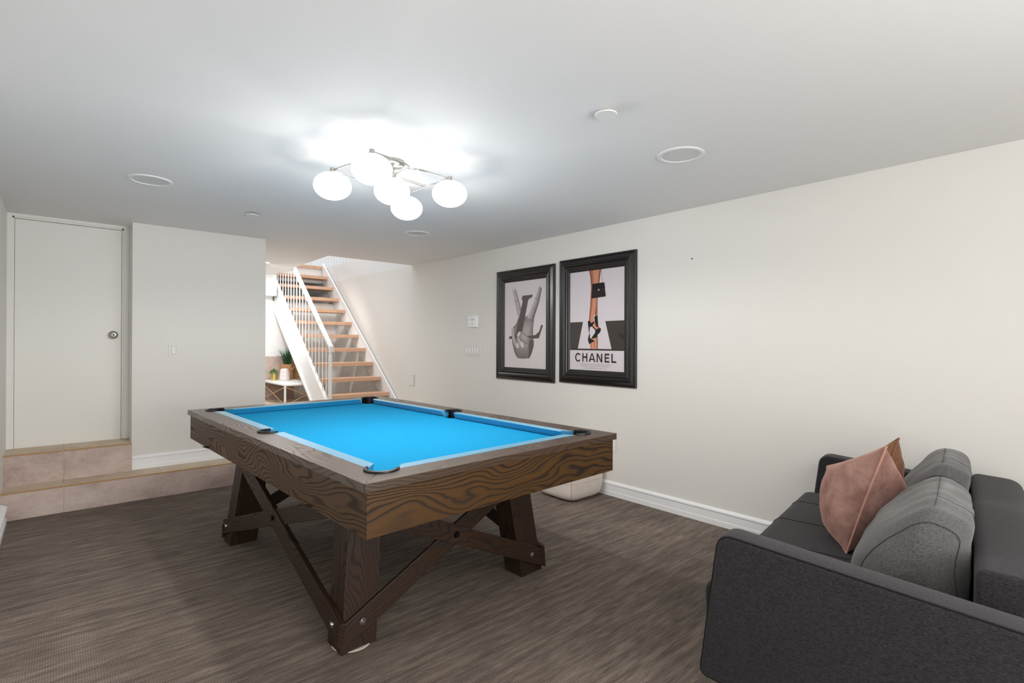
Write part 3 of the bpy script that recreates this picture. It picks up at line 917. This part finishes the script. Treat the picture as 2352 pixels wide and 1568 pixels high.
# ================================================================== FRAMED POSTERS
fprof = [(0, 0), (0, .017), (.004, .021), (.014, .022), (.019, .018), (.026, .022), (.040, .031), (.054, .033), (.064, .029), (.070, .022), (.074, .022), (.079, .026), (.090, .024), (.095, .017), (.108, .015), (.113, .009), (.118, .008), (.121, .004), (.121, 0)]
def frame_mesh(w, h):
    b = B(); rings = []
    for ins_, ht in fprof:
        rings.append([b.verts.new(p) for p in ((-ht, -ins_, ins_), (-ht, -(w-ins_), ins_), (-ht, -(w-ins_), h-ins_), (-ht, -ins_, h-ins_))])
    fs = []
    for i in range(len(rings)-1):
        for k in range(4): fs.append(b.faces.new((rings[i][k], rings[i][(k+1) % 4], rings[i+1][(k+1) % 4], rings[i+1][k])))
    bmesh.ops.recalc_face_normals(b, faces=fs)
    return b

class Print:
    """flat printed sheet: coloured polygons in thin layers, (u right, v up)"""
    def __init__(s): s.v = []; s.f = []; s.c = []; s.layer = 0
    def add(s, pts, cols, faces=None):
        d = .0042+s.layer*.00005; s.layer += 1; n0 = len(s.v)
        s.v += [(-d, -u, v) for u, v in pts]; s.c += cols
        if faces is None: faces = [list(range(len(pts)))]
        s.f += [[n0+i for i in f] for f in faces]
    def poly(s, pts, rgb): s.add(pts, [lin(rgb)]*len(pts))
    def ribbon(s, pts, ws, cl, cm, cr, n=None):
        """strip with shading across: left, middle, right colours; pts centre line; ws half widths"""
        # smooth resample
        P = [Vector(p) for p in pts]; out = []; wo = []
        for i in range(len(P)-1):
            for k in range(6):
                t = k/6; p0 = P[max(0, i-1)]; p1 = P[i]; p2 = P[i+1]; p3 = P[min(len(P)-1, i+2)]
                q = .5*((2*p1)+(p2-p0)*t+(2*p0-5*p1+4*p2-p3)*t*t+(3*p1-p0-3*p2+p3)*t**3)
                out.append(q); tt = t*t*(3-2*t); wo.append(ws[i]+(ws[i+1]-ws[i])*tt)
        out.append(P[-1]); wo.append(ws[-1])
        cc = [cl, tuple((a+c)/2 for a, c in zip(cl, cm)), cm, tuple((a+c)/2 for a, c in zip(cm, cr)), cr]
        V = []; Cs = []; m_ = len(out)
        for i, (q, w_) in enumerate(zip(out, wo)):
            tg = (out[min(i+1, m_-1)]-out[max(i-1, 0)]).normalized(); nr = Vector((tg.y, -tg.x))
            for k, f in enumerate((-1, -.5, 0, .5, 1)):
                V.append(tuple(q+nr*w_*f)); Cs.append(lin(cc[k]))
        F = []
        for i in range(m_-1):
            for k in range(4): a_ = i*5+k; F.append([a_, a_+1, a_+6, a_+5])
        s.add(V, Cs, F)
    def gpoly(s, pts, cin, cout, centre=None):
        """fan from a centre: lighter inside, darker rim"""
        c = centre or (sum(p[0] for p in pts)/len(pts), sum(p[1] for p in pts)/len(pts))
        n = len(pts); V = [c]; Cs = [lin(cin)]
        for f, t in ((.45, .25), (.8, .65), (1, 1)):
            for p in pts:
                V.append((c[0]+(p[0]-c[0])*f, c[1]+(p[1]-c[1])*f))
                Cs.append(lin(tuple(a+(d-a)*t for a, d in zip(cin, cout))))
        F = [[0, 1+k, 1+(k+1) % n] for k in range(n)]
        for r in range(2):
            for k in range(n): F.append([1+r*n+k, 1+(r+1)*n+k, 1+(r+1)*n+(k+1) % n, 1+r*n+(k+1) % n])
        s.add(V, Cs, F)
    def stroke(s, a, b_, w, rgb):
        a = Vector(a); b_ = Vector(b_); t = (b_-a).normalized(); n_ = Vector((t.y, -t.x))*w/2
        s.poly([tuple(a+n_), tuple(b_+n_), tuple(b_-n_), tuple(a-n_)], rgb)
    def text(s, txt, uc, vc, width, size, rgb):
        cu = bpy.data.curves.new('t', 'FONT'); cu.body = txt; cu.size = size; cu.align_x = 'LEFT'; cu.resolution_u = 2
        o = bpy.data.objects.new('t', cu); COL.objects.link(o)
        me = bpy.data.meshes.new_from_object(o)
        xs = [v.co.x for v in me.vertices]; ys = [v.co.y for v in me.vertices]
        x0, x1 = min(xs), max(xs); sc_ = width/(x1-x0); y0 = min(ys); y1 = max(ys)
        V = [((v.co.x-(x0+x1)/2)*sc_+uc, (v.co.y-(y0+y1)/2)+vc) for v in me.vertices]
        s.add(V, [lin(rgb)]*len(V), [list(p.vertices) for p in me.polygons])
        bpy.data.objects.remove(o); bpy.data.curves.remove(cu); bpy.data.meshes.remove(me)
    def build(s, parent):
        me = bpy.data.meshes.new('print'); me.from_pydata(s.v, [], s.f); me.update()
        a = me.color_attributes.new('Col', 'FLOAT_COLOR', 'POINT')
        for i, c in enumerate(s.c): a.data[i].color = (*c, 1)
        # make all faces look into the room
        b = bmesh.new(); b.from_mesh(me)
        for f in b.faces:
            f.normal_update()
            if f.normal.x > 0: f.normal_flip()
        b.to_mesh(me); b.free()
        me.materials.append(M['print'])
        return link(bpy.data.objects.new('print', me), parent)

def clip_round(pts, r=.01): return rpoly(pts, r, 4)
# poster 1 : hand with two raised fingers and a slanted serif letter
FW, FH = .834, 1.096
f1 = thing('framed_poster', 'dark framed poster of a grey hand making a V sign behind a slanted letter L', 'framed poster', (W, 4.140, .886))
obj('frame', frame_mesh(FW, FH), M['frame'], f1)
p = Print(); D = .02
def q1(pts): return [(u-D, v) for u, v in pts]
p.poly([(.118, .118), (FW-.118, .118), (FW-.118, FH-.118), (.118, FH-.118)], (222, 214, 215))
g_d, g_m, g_l = (128, 118, 118), (168, 158, 158), (196, 188, 188)
# palm
p.gpoly(rpoly(q1([(.350, .625), (.395, .610), (.441, .617), (.480, .635), (.573, .600), (.558, .507), (.560, .433), (.571, .343), (.545, .276), (.510, .220), (.421, .211), (.335, .214), (.292, .264), (.256, .364), (.249, .482), (.270, .525), (.315, .555)]), .015, 3), (184, 175, 175), (118, 108, 108), q1([(.46, .45)])[0])
p.ribbon(q1([(.275, .912), (.30, .850), (.325, .775), (.352, .700), (.395, .610)]), [.020, .026, .031, .034, .040], g_d, g_l, g_m)
p.ribbon(q1([(.655, .896), (.640, .850), (.605, .760), (.560, .675), (.515, .590)]), [.020, .027, .034, .040, .048], (100, 90, 90), g_m, g_l)
p.poly(rpoly(q1([(.252, .925), (.300, .925), (.296, .893), (.258, .893)]), .012, 4), (212, 205, 203))
p.poly(rpoly(q1([(.640, .918), (.655, .920), (.672, .893), (.640, .893)]), .006, 4), (206, 198, 196))
for a_, c_ in (((.300, .775), (.352, .790)), ((.335, .700), (.378, .712)), ((.575, .795), (.640, .775)), ((.545, .700), (.605, .680)), ((.50, .60), (.57, .585))):
    p.stroke(*q1([a_, c_]), .0035, (120, 110, 110))
# the letter
Lc = (92, 83, 81)
p.poly(q1([(.391, .797), (.408, .830), (.553, .832), (.541, .804), (.506, .796), (.488, .780), (.400, .457), (.404, .440), (.440, .436), (.552, .437), (.595, .444), (.643, .477), (.668, .536), (.696, .536), (.638, .410), (.204, .405), (.215, .433), (.275, .436), (.306, .454), (.408, .772), (.405, .790)]), Lc)
p.poly(q1([(.340, .560), (.420, .560), (.400, .457), (.310, .457)]), Lc)
# lower palm darker side with reflection of the letter
p.poly(rpoly(q1([(.497, .405), (.569, .395), (.571, .343), (.545, .276), (.510, .220), (.497, .214)]), [0, .01, .02, .02, .02, 0], 3), (104, 93, 90))
for a_, c_ in (((.37, .30), (.40, .225)), ((.42, .31), (.42, .225)), ((.46, .30), (.445, .225)), ((.34, .29), (.37, .23)), ((.49, .33), (.465, .24))):
    p.stroke(*q1([a_, c_]), .004, (128, 118, 116))
# folded fingers and thumb
p.ribbon(q1([(.270, .52), (.275, .43), (.305, .36), (.338, .325)]), [.022, .024, .024, .017], g_d, g_l, g_m)
p.ribbon(q1([(.345, .46), (.355, .41), (.38, .365), (.408, .335)]), [.024, .026, .025, .018], g_d, g_l, g_m)
p.poly(rpoly(q1([(.316, .360), (.345, .368), (.362, .318), (.330, .310)]), .010, 4), (216, 210, 208))
p.poly(rpoly(q1([(.372, .374), (.405, .382), (.434, .330), (.398, .314)]), .012, 4), (218, 212, 210))
p.gpoly(rpoly(q1([(.350, .478), (.336, .440), (.374, .400), (.440, .366), (.500, .345), (.520, .40), (.500, .425), (.442, .458), (.390, .482)]), .009, 4), (190, 181, 181), (132, 122, 122))
p.poly(rpoly(q1([(.352, .478), (.337, .440), (.360, .428), (.380, .470)]), .008, 4), (226, 220, 218))
p.poly(rpoly(q1([(.372, .466), (.358, .428), (.395, .418), (.410, .455)]), .014, 4), (160, 150, 150))
p.build(f1)

# poster 2
f2 = thing('framed_poster', 'dark framed poster of crossed legs, a black handbag and the word CHANEL', 'framed poster', (W, 3.243, .9))
obj('frame', frame_mesh(FW-.006, FH), M['frame'], f2)
p = Print()
WW = FW-.006
p.poly([(.118, .116), (WW-.118, .116), (WW-.118, FH-.118), (.118, FH-.118)], (219, 211, 216))
dk = (72, 66, 62)
p.poly(q1([(.138, .537), (.291, .538), (.232, .305), (.138, .305)]), dk)
p.poly(q1([(.534, .538), (.731, .540), (.731, .305), (.601, .305)]), (66, 61, 57))
p.poly(q1([(.650, .437), (.731, .425), (.731, .375), (.700, .390)]), (52, 46, 43))
p.poly(q1([(.138, .3055), (.731, .3055), (.731, .292), (.138, .292)]), (60, 50, 44))
sk_d, sk_m, sk_l = (120, 62, 38), (192, 120, 86), (224, 158, 124)
# reflection leg
p.ribbon(q1([(.395, .370), (.400, .335), (.402, .3065)]), [.030, .026, .024], (178, 108, 84), (226, 160, 130), (176, 100, 60))
p.ribbon(q1([(.438, .425), (.442, .37), (.442, .3065)]), [.014, .014, .013], (110, 62, 40), (206, 140, 92), (196, 140, 100))
# back leg and front leg
p.ribbon(q1([(.455, .985), (.440, .880), (.432, .760), (.436, .680), (.437, .590)]), [.034, .032, .022, .015, .014], (130, 74, 50), (176, 108, 76), (110, 60, 36))
p.ribbon(q1([(.415, .985), (.418, .900), (.416, .820), (.408, .730), (.400, .650), (.385, .575), (.388, .530)]), [.058, .044, .036, .034, .031, .025, .028], (206, 138, 110), (214, 148, 120), (132, 70, 44))
# sandals
bl = (30, 26, 26)
p.ribbon(q1([(.425, .545), (.445, .500), (.460, .470)]), [.016, .016, .018], sk_d, sk_m, sk_l)
p.ribbon(q1([(.395, .520), (.425, .490), (.455, .462)]), [.012, .016, .018], sk_m, sk_l, sk_m)
p.poly(rpoly(q1([(.344, .541), (.358, .548), (.385, .526), (.415, .540), (.420, .527), (.388, .496), (.368, .490), (.364, .443), (.359, .443), (.352, .492)]), .004, 3), bl)
p.poly(rpoly(q1([(.416, .578), (.436, .590), (.453, .588), (.460, .494), (.439, .492), (.424, .533)]), .008, 4), bl)
p.poly(rpoly(q1([(.430, .468), (.470, .480), (.487, .483), (.489, .465), (.484, .450), (.462, .430), (.444, .423), (.424, .440)]), .008, 4), bl)
p.poly(q1([(.385, .500), (.392, .508), (.440, .470), (.436, .458)]), bl)
# reflected sandals
p.ribbon(q1([(.365, .375), (.400, .385), (.440, .42)]), [.012, .014, .012], sk_m, sk_l, sk_m)
p.poly(rpoly(q1([(.362, .437), (.368, .437), (.372, .397), (.395, .385), (.425, .372), (.400, .362), (.362, .345), (.347, .382), (.352, .400)]), .004, 3), bl)
p.poly(rpoly(q1([(.386, .397), (.425, .440), (.455, .426), (.448, .405), (.400, .392)]), .006, 3), bl)
# chain and bag
for u0, v0, u1, v1 in ((.417, .982, .418, .862), (.496, .982, .501, .862)):
    for k in range(16):
        t0 = k/16; t1 = (k+.62)/16
        p.stroke(*q1([(u0+(u1-u0)*t0, v0+(v1-v0)*t0), (u0+(u1-u0)*t1, v0+(v1-v0)*t1)]), .006, (196, 144, 96))
p.poly(rpoly(q1([(.395, .860), (.523, .863), (.541, .744), (.386, .735)]), .006, 3), (38, 32, 31))
p.poly(rpoly(q1([(.395, .860), (.523, .863), (.533, .815), (.392, .800)]), .004, 3), (24, 21, 22))
p.stroke(*q1([(.390, .798), (.533, .812)]), .004, (62, 50, 46))
p.poly(rpoly(q1([(.458, .812), (.474, .812), (.474, .796), (.458, .796)]), .004, 3), (196, 158, 132))
# CHANEL
ink = (46, 36, 32)
def u_(x): return x-D
t_ = .0135
cc = []; cx_, cy_, rx, ry = u_(.238), .2295, .0335, .0385
outer = [(cx_+rx*math.cos(math.radians(a)), cy_+ry*math.sin(math.radians(a))) for a in range(38, 323, 8)]
inner = [(cx_+(rx-.0115)*math.cos(math.radians(a)), cy_+(ry-.0125)*math.sin(math.radians(a))) for a in range(38, 323, 8)]
V = outer+inner; n_ = len(outer)
p.add(V, [lin(ink)]*len(V), [[i, i+1, n_+i+1, n_+i] for i in range(n_-1)])
t0, b0 = .267, .193
def vbar(x, w=.0115): p.poly([(u_(x), b0), (u_(x)+w, b0), (u_(x)+w, t0), (u_(x), t0)], ink)
def hbar(x0, x1, z, h=t_): p.poly([(u_(x0), z), (u_(x1), z), (u_(x1), z+h), (u_(x0), z+h)], ink)
vbar(.287); vbar(.331); hbar(.287, .3425, .2265)
p.poly([(u_(.358), b0), (u_(.371), b0), (u_(.3985), t0), (u_(.3885), t0)], ink); p.poly([(u_(.432), b0), (u_(.419), b0), (u_(.3915), t0), (u_(.4025), t0)], ink); hbar(.372, .419, .209, .0115)
vbar(.446); vbar(.4945); p.poly([(u_(.446), t0), (u_(.460), t0), (u_(.506), b0), (u_(.492), b0)], ink)
vbar(.532); hbar(.532, .580, b0); hbar(.532, .576, .2245, .0125); hbar(.532, .580, t0-t_)
vbar(.602); hbar(.602, .651, b0)
txc = (112, 98, 96)
p.text('CHANEL BOUTIQUES: NEW YORK, BEVERLY HILLS, CHICAGO,', u_(.4255), .1735, .341, .0085, txc)
p.text('SAN FRANCISCO, DALLAS, PALM BEACH, HONOLULU', u_(.427), .1575, .302, .0085, txc)
p.text('OPENING WASHINGTON, D.C. MARCH, 1990', u_(.427), .1395, .242, .0085, txc)
p.build(f2)

# ================================================================== STAIRS
ST = thing('staircase', 'white open staircase with oak treads and thin white balusters going up', 'staircase', (2.9, 6.2, .39))
XO = (-2.9, -6.2, -.39)
def xp(name, bm, mat, parent=None, **k): return obj(name, bm, mat, parent or ST, off=XO, **k)
y1_, z1_, dy, dz = 6.292, .583, .2376, .1937
sl = dz/dy
for i in range(0, 11):
    y = y1_+dy*i; z = z1_+dz*i
    b = B(); box(b, 2.476, 3.333, y, y+.275 if i < 10 else y+.12, z-.047, z)
    o = xp('tread', b, M['oak'], bevel=.002); grain(o, 'x', i+50)
def stringer(x0, x1, top, depth, name):
    ys, ye = 6.02, 8.66
    def zt(y): return z1_+sl*(y-y1_)+top
    pts = [(ys, max(.392, zt(ys)-depth)), (ys, zt(ys)), (ye, zt(ye)), (ye, zt(ye)-depth)]
    # bottom cut on the landing
    yb = y1_+(0.392-z1_-top+depth)/sl
    pts = [(ys, .392), (ys, zt(ys)), (ye, zt(ye)), (ye, zt(ye)-depth), (yb, .392)]
    b = B(); prism(b, pts, YZ, x0, x1); return xp(name, b, M['stair_white'], bevel=.002)
stringer(2.428, 2.470, .045, .43, 'stringer')
stringer(3.335, 3.362, .055, .33, 'stringer')
# small flange on the lower edge of the outer stringer
b = B()
def zt(y): return z1_+sl*(y-y1_)+.045-.43
prism(b, [(6.55, zt(6.55)+.035), (8.66, zt(8.66)+.035), (8.66, zt(8.66)), (6.55, zt(6.55))], YZ, 2.408, 2.429); xp('stringer_flange', b, M['stair_white'])
# handrail, newel, balusters
def zrail(y): return 1.188+.833*(y-6.075)
b = B(); prism(b, [(6.065, zrail(6.065)-.02), (6.065, zrail(6.065)+.022), (8.75, zrail(8.75)+.022), (8.75, zrail(8.75)-.02)], YZ, 2.424, 2.474); xp('handrail', b, M['stair_white'], bevel=.003)
b = B(); box(b, 2.426, 2.472, 6.050, 6.090, 1.130, 1.200); xp('handrail_end', b, M['stair_white'], bevel=.003)
b = B(); lathe(b, [(.021, .39), (.021, 1.085), (.015, 1.09), (.015, 1.135), (0, 1.135)], 20, (2.449, 6.098, 0)); xp('newel_post', b, M['stair_white'], smooth=True)
y = 6.222
while y < 8.7:
    b = B(); zb_ = z1_+sl*(y-y1_)+.040; tube(b, [(2.449, y, zb_), (2.449, y, zrail(y)-.015)], .0065, 8); xp('baluster', b, M['stair_white'], smooth=True); y += .1165
# guard rail of the floor above
GR = thing('guard_rail', 'thin white guard rail on the floor above, glimpsed through the stair opening', 'railing', (3.44, 8.0, 2.5))
b = B(); box(b, 3.40, 3.46, 6.2, 9.3, 3.38, 3.42); obj('handrail', b, M['stair_white'], GR, off=(-3.44, -8.0, -2.5))
y = 6.3
while y < 9.3:
    b = B(); tube(b, [(3.43, y, 2.5), (3.43, y, 3.385)], .007, 8); obj('baluster', b, M['plate'], GR, off=(-3.44, -8.0, -2.5)); y += .12

# ================================================================== LITTLE WHITE TABLE AND ITS PLANTS
tx0, tx1, ty0, ty1, tz0, tz1 = 2.238, 2.80, 7.10, 8.16, .39, .686
WT = thing('side_table', 'low white table with thin crossed brass rods, under the stairs', 'table', ((tx0+tx1)/2, (ty0+ty1)/2, tz0))
WO = (-(tx0+tx1)/2, -(ty0+ty1)/2, -tz0)
b = B(); box(b, tx0, tx1, ty0, ty1, tz1-.022, tz1); obj('table_top', b, M['stair_white'], WT, off=WO, bevel=.003)
for x, y in ((tx0+.012, ty0+.012), (tx1-.012, ty0+.012), (tx0+.012, ty1-.012), (tx1-.012, ty1-.012)):
    b = B(); box(b, x-.011, x+.011, y-.011, y+.011, tz0, tz1-.022); obj('leg', b, M['stair_white'], WT, off=WO)
brass = paint('pale_brass', (222, 186, 150), .3, .01, .5, metal=.7)
za, zb = tz0+.02, tz1-.035
for (a_, c_) in (((tx0+.02, ty0+.012), (tx1-.02, ty0+.012)), ((tx0+.012, ty0+.02), (tx0+.012, ty1-.02)), ((tx0+.02, ty1-.012), (tx1-.02, ty1-.012)), ((tx1-.012, ty0+.02), (tx1-.012, ty1-.02))):
    b = B(); tube(b, [(*a_, za), (*c_, zb)], .005, 6); obj('cross_rod', b, brass, WT, off=WO)
    b = B(); tube(b, [(*a_, zb), (*c_, za)], .005, 6); obj('cross_rod', b, brass, WT, off=WO)

gold = paint('brushed_gold', (214, 196, 110), .3, .02, .5, metal=.75)
leafg = paint('leaf_green', (96, 140, 70), .5, .05, var=.35)
t = thing('potted_plant', 'small bushy green plant in a gold pot on the low white table', 'plant', (2.372, 8.00, tz1))
b = B(); lathe(b, [(0, 0), (.040, 0), (.047, .09), (.044, .09), (.042, .075), (0, .075)], 28); obj('pot', b, gold, t, smooth=True)
b = B(); R = random.Random(3)
for k in range(150):
    a_ = R.uniform(0, 2*PI); e_ = R.uniform(.05, 1.0)*PI/2; rr = R.uniform(.045, .085)
    c = Vector((rr*math.cos(a_)*math.cos(e_)*1.05, rr*math.sin(a_)*math.cos(e_)*1.05, .088+rr*math.sin(e_)*.95))
    d = c-Vector((0, 0, .06)); d.normalize(); s_ = Vector((-d.y, d.x, .1)).normalized(); l_ = R.uniform(.018, .028)
    v = [b.verts.new(c-d*l_*.5), b.verts.new(c+s_*l_*.34), b.verts.new(c+d*l_*.6+Vector((0, 0, -.004))), b.verts.new(c-s_*l_*.34)]
    b.faces.new(v)
obj('foliage', b, leafg, t)

def basket_mat(name, a, c, sc_=90):
    m, nt, bs = new_mat(name)
    w = N(nt, 'ShaderNodeTexWave', wave_type='BANDS', bands_direction='Z'); w.inputs['Scale'].default_value = sc_; w.inputs['Distortion'].default_value = 3; w.inputs['Detail'].default_value = 2; w.inputs['Detail Scale'].default_value = 3
    L(nt, mapping(nt), w.inputs['Vector'])
    L(nt, ramp(nt, w.outputs['Fac'], [(.1, lin(a)), (.8, lin(c))]), bs.inputs['Base Color']); bs.inputs['Roughness'].default_value = .8
    bump(nt, bs, w.outputs['Fac'], .7, .004); return m
wick = basket_mat('seagrass_weave', (176, 122, 78), (222, 172, 124), 30)
t = thing('potted_grass', 'tall green grass plant in a round woven basket on the low white table', 'plant', (2.585, 8.075, tz1))
b = B(); lathe(b, [(0, 0), (.084, 0), (.099, .10), (.107, .228), (.100, .228), (.096, .20), (0, .19)], 40); bk_ = obj('basket', b, wick, t, smooth=True)
for sg in (-1, 1):
    b = B(); tube(b, [(sg*.03+.045*math.cos(a_)*.8, -.1065-.006*math.sin(a_), .205-.055*math.sin(a_)) for a_ in [PI*k/14 for k in range(15)]], .0045, 6) if sg > 0 else tube(b, [(sg*.02+.045*math.cos(a_)*.8, .1065, .205-.055*math.sin(a_)) for a_ in [PI*k/14 for k in range(15)]], .0045, 6)
    obj('handle', b, paint('rope_handle', (226, 190, 150), .8), bk_)
grassm = paint('grass_blades', (52, 118, 72), .45, 0, var=.4)
grassd = paint('grass_blades_thin', (62, 88, 66), .5, 0, var=.3)
R = random.Random(11)
b = B()
def blade(b, a_, lean, ln, w, mi, droop):
    n_ = 9; prev = None; p_ = Vector((.035*R.uniform(-1, 1), .035*R.uniform(-1, 1), .19)); th = lean*.3
    side = Vector((-math.sin(a_), math.cos(a_), 0))
    for k in range(n_+1):
        f = k/n_; ww = w*(1-f**1.6)*.5+.0003
        c, d = b.verts.new(p_-side*ww), b.verts.new(p_+side*ww)
        if prev:
            fc = b.faces.new((prev[0], prev[1], d, c)); fc.material_index = mi
        prev = (c, d)
        th += (lean*.10+droop*f/ n_*2.2)
        p_ = p_+Vector((math.cos(a_)*math.sin(th), math.sin(a_)*math.sin(th), math.cos(th)))*ln/n_
        p_.y = min(p_.y, .085+.015*f)
for k in range(120): blade(b, R.uniform(0, 2*PI), R.uniform(.05, .55), R.uniform(.17, .31), R.uniform(.008, .014), 0, R.uniform(0, .5))
for k in range(60): blade(b, R.uniform(0, 2*PI) if k % 3 else R.uniform(2.4, 3.9), R.uniform(.5, 1.1), R.uniform(.30, .48), R.uniform(.003, .006), 1, R.uniform(.3, 1.7))
obj('grass', b, [grassm, grassd], t)
marble = None
m, nt, bs = new_mat('pink_marble')
f = noise_n(nt, mapping(nt), 16, 5, .7, 2.5)
L(nt, ramp(nt, f, [(.46, lin((244, 238, 236))), (.51, lin((206, 178, 174))), (.55, lin((246, 240, 238)))]), bs.inputs['Base Color']); bs.inputs['Roughness'].default_value = .3
t = thing('vase', 'white marbled vase tapering upwards, in front of the woven basket', 'vase', (2.493, 7.90, tz1))
b = B(); lathe(b, [(0, 0), (.062, 0), (.071, .008), (.073, .03), (.064, .12), (.057, .158), (.048, .170), (.034, .172), (.030, .160), (0, .150)], 36); obj('vase_body', b, m, t, smooth=True)
m, nt, bs = new_mat('gold_beads')
vv = N(nt, 'ShaderNodeTexVoronoi'); vv.inputs['Scale'].default_value = 95; L(nt, mapping(nt), vv.inputs['Vector'])
L(nt, ramp(nt, vv.outputs['Distance'], [(.2, lin((228, 196, 130))), (.55, lin((150, 112, 60)))]), bs.inputs['Base Color']); bs.inputs['Metallic'].default_value = .45; bs.inputs['Roughness'].default_value = .35
bump(nt, bs, math_n(nt, 'SUBTRACT', 1, vv.outputs['Distance']), .8, .004)
b = B(); lathe(b, [(0, 0), (.062, 0), (.078, .11), (.068, .245), (.056, .272), (.050, .270), (0, .24)], 36); 
o = obj('beaded_vase', b, m, smooth=True); o.location = (2.738, 7.962, tz1); tag(o, 'gold beaded vase behind the stair side, right of the woven basket', 'vase')
rose = paint('rose_quartz', (230, 190, 180), .3, .1)
b = B(); bmesh.ops.create_icosphere(b, subdivisions=2, radius=.022)
for v in b.verts: v.co.z = max(-.010, v.co.z*.65); v.co.x *= 1.3
bmesh.ops.translate(b, verts=b.verts[:], vec=(0, 0, .010))
o = obj('pink_stone', b, rose, smooth=True); o.location = (2.672, 7.66, tz1); tag(o, 'small pale pink stone on the low white table at the stair edge', 'stone')

# ================================================================== LIGHTS
def area(name, loc, rot, sx, sy, power, col=(1, 1, 1), spread=None):
    l = bpy.data.lights.new(name, 'AREA'); l.shape = 'RECTANGLE'; l.size = sx; l.size_y = sy; l.energy = power; l.color = col
    o = bpy.data.objects.new(name, l); COL.objects.link(o); o.location = loc; o.rotation_euler = rot
    return o
def point(name, loc, power, r=.09, col=(1, .98, .955)):
    l = bpy.data.lights.new(name, 'POINT'); l.energy = power; l.shadow_soft_size = r; l.color = col
    o = bpy.data.objects.new(name, l); COL.objects.link(o); o.location = loc
    return o
# added lights below the globes brighten the room without whitening the ceiling
for x, y in Gs.values():
    point('added_globe_point', (x, y, 1.982), 5.2, .03, (1, .97, .93))
    l = bpy.data.lights.new('added_globe_spot', 'SPOT'); l.energy = 9.0; l.spot_size = math.radians(176); l.spot_blend = .25; l.shadow_soft_size = .05; l.color = (1, .97, .93)
    o = bpy.data.objects.new('added_globe_spot', l); COL.objects.link(o); o.location = (x, y, 1.985)
# added fill behind the camera: an area light and weak point lights
area('added_rear_fill', (1.25, -2.38, 1.09), (math.radians(122), 0, math.radians(42)), 2.2, 1.8, 118, (1, .985, .965))
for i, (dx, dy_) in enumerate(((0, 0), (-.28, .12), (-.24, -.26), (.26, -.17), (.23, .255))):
    point('added_rear_point', (.80+dx, -.70+dy_, 2.03), 1.5)  # added points lifting overall brightness; no lamp hangs here
area('stairwell_light', (2.9, 7.6, 4.9), (0, 0, 0), 2.6, 3.0, 70, (.93, .965, 1))
area('landing_light', (1.5, 6.9, 2.22), (0, 0, 0), 1.4, 1.6, 24, (.91, .955, 1))
l = bpy.data.lights.new('downlight_beam', 'SPOT'); l.energy = 38; l.spot_size = math.radians(95); l.spot_blend = .6; l.shadow_soft_size = .04; l.color = (1, .99, .97)
o = bpy.data.objects.new('downlight_beam', l); COL.objects.link(o); o.location = (1.925, 6.79, 2.20); o.rotation_euler = (Vector((2.95, 8.2, .9))-Vector(o.location)).to_track_quat('-Z', 'Y').to_euler()

w = bpy.data.worlds.new('w'); sc.world = w; w.use_nodes = True
w.node_tree.nodes['Background'].inputs[0].default_value = (.9, .92, 1, 1); w.node_tree.nodes['Background'].inputs[1].default_value = .05

# ================================================================== CAMERA
cd = bpy.data.cameras.new('camera'); cam = bpy.data.objects.new('camera', cd); COL.objects.link(cam)
cd.sensor_width = 36; cd.lens = 1186.785*36/2352; cd.clip_start = .02
Rv = Vector((0.75186037, -0.65930844, 0.00428661)); Uv = Vector((-0.0039622, 0.00198321, 0.99999018)); Fv = Vector((0.65931047, 0.75186997, 0.00112122))
cam.matrix_world = Matrix(((Rv.x, Uv.x, -Fv.x, 0), (Rv.y, Uv.y, -Fv.y, 0), (Rv.z, Uv.z, -Fv.z, 1.26), (0, 0, 0, 1)))
sc.camera = cam
vs = sc.view_settings
vs.view_transform = 'Standard'; vs.look = 'None'; vs.gamma = 1; vs.exposure = .25; vs.use_curve_mapping = False
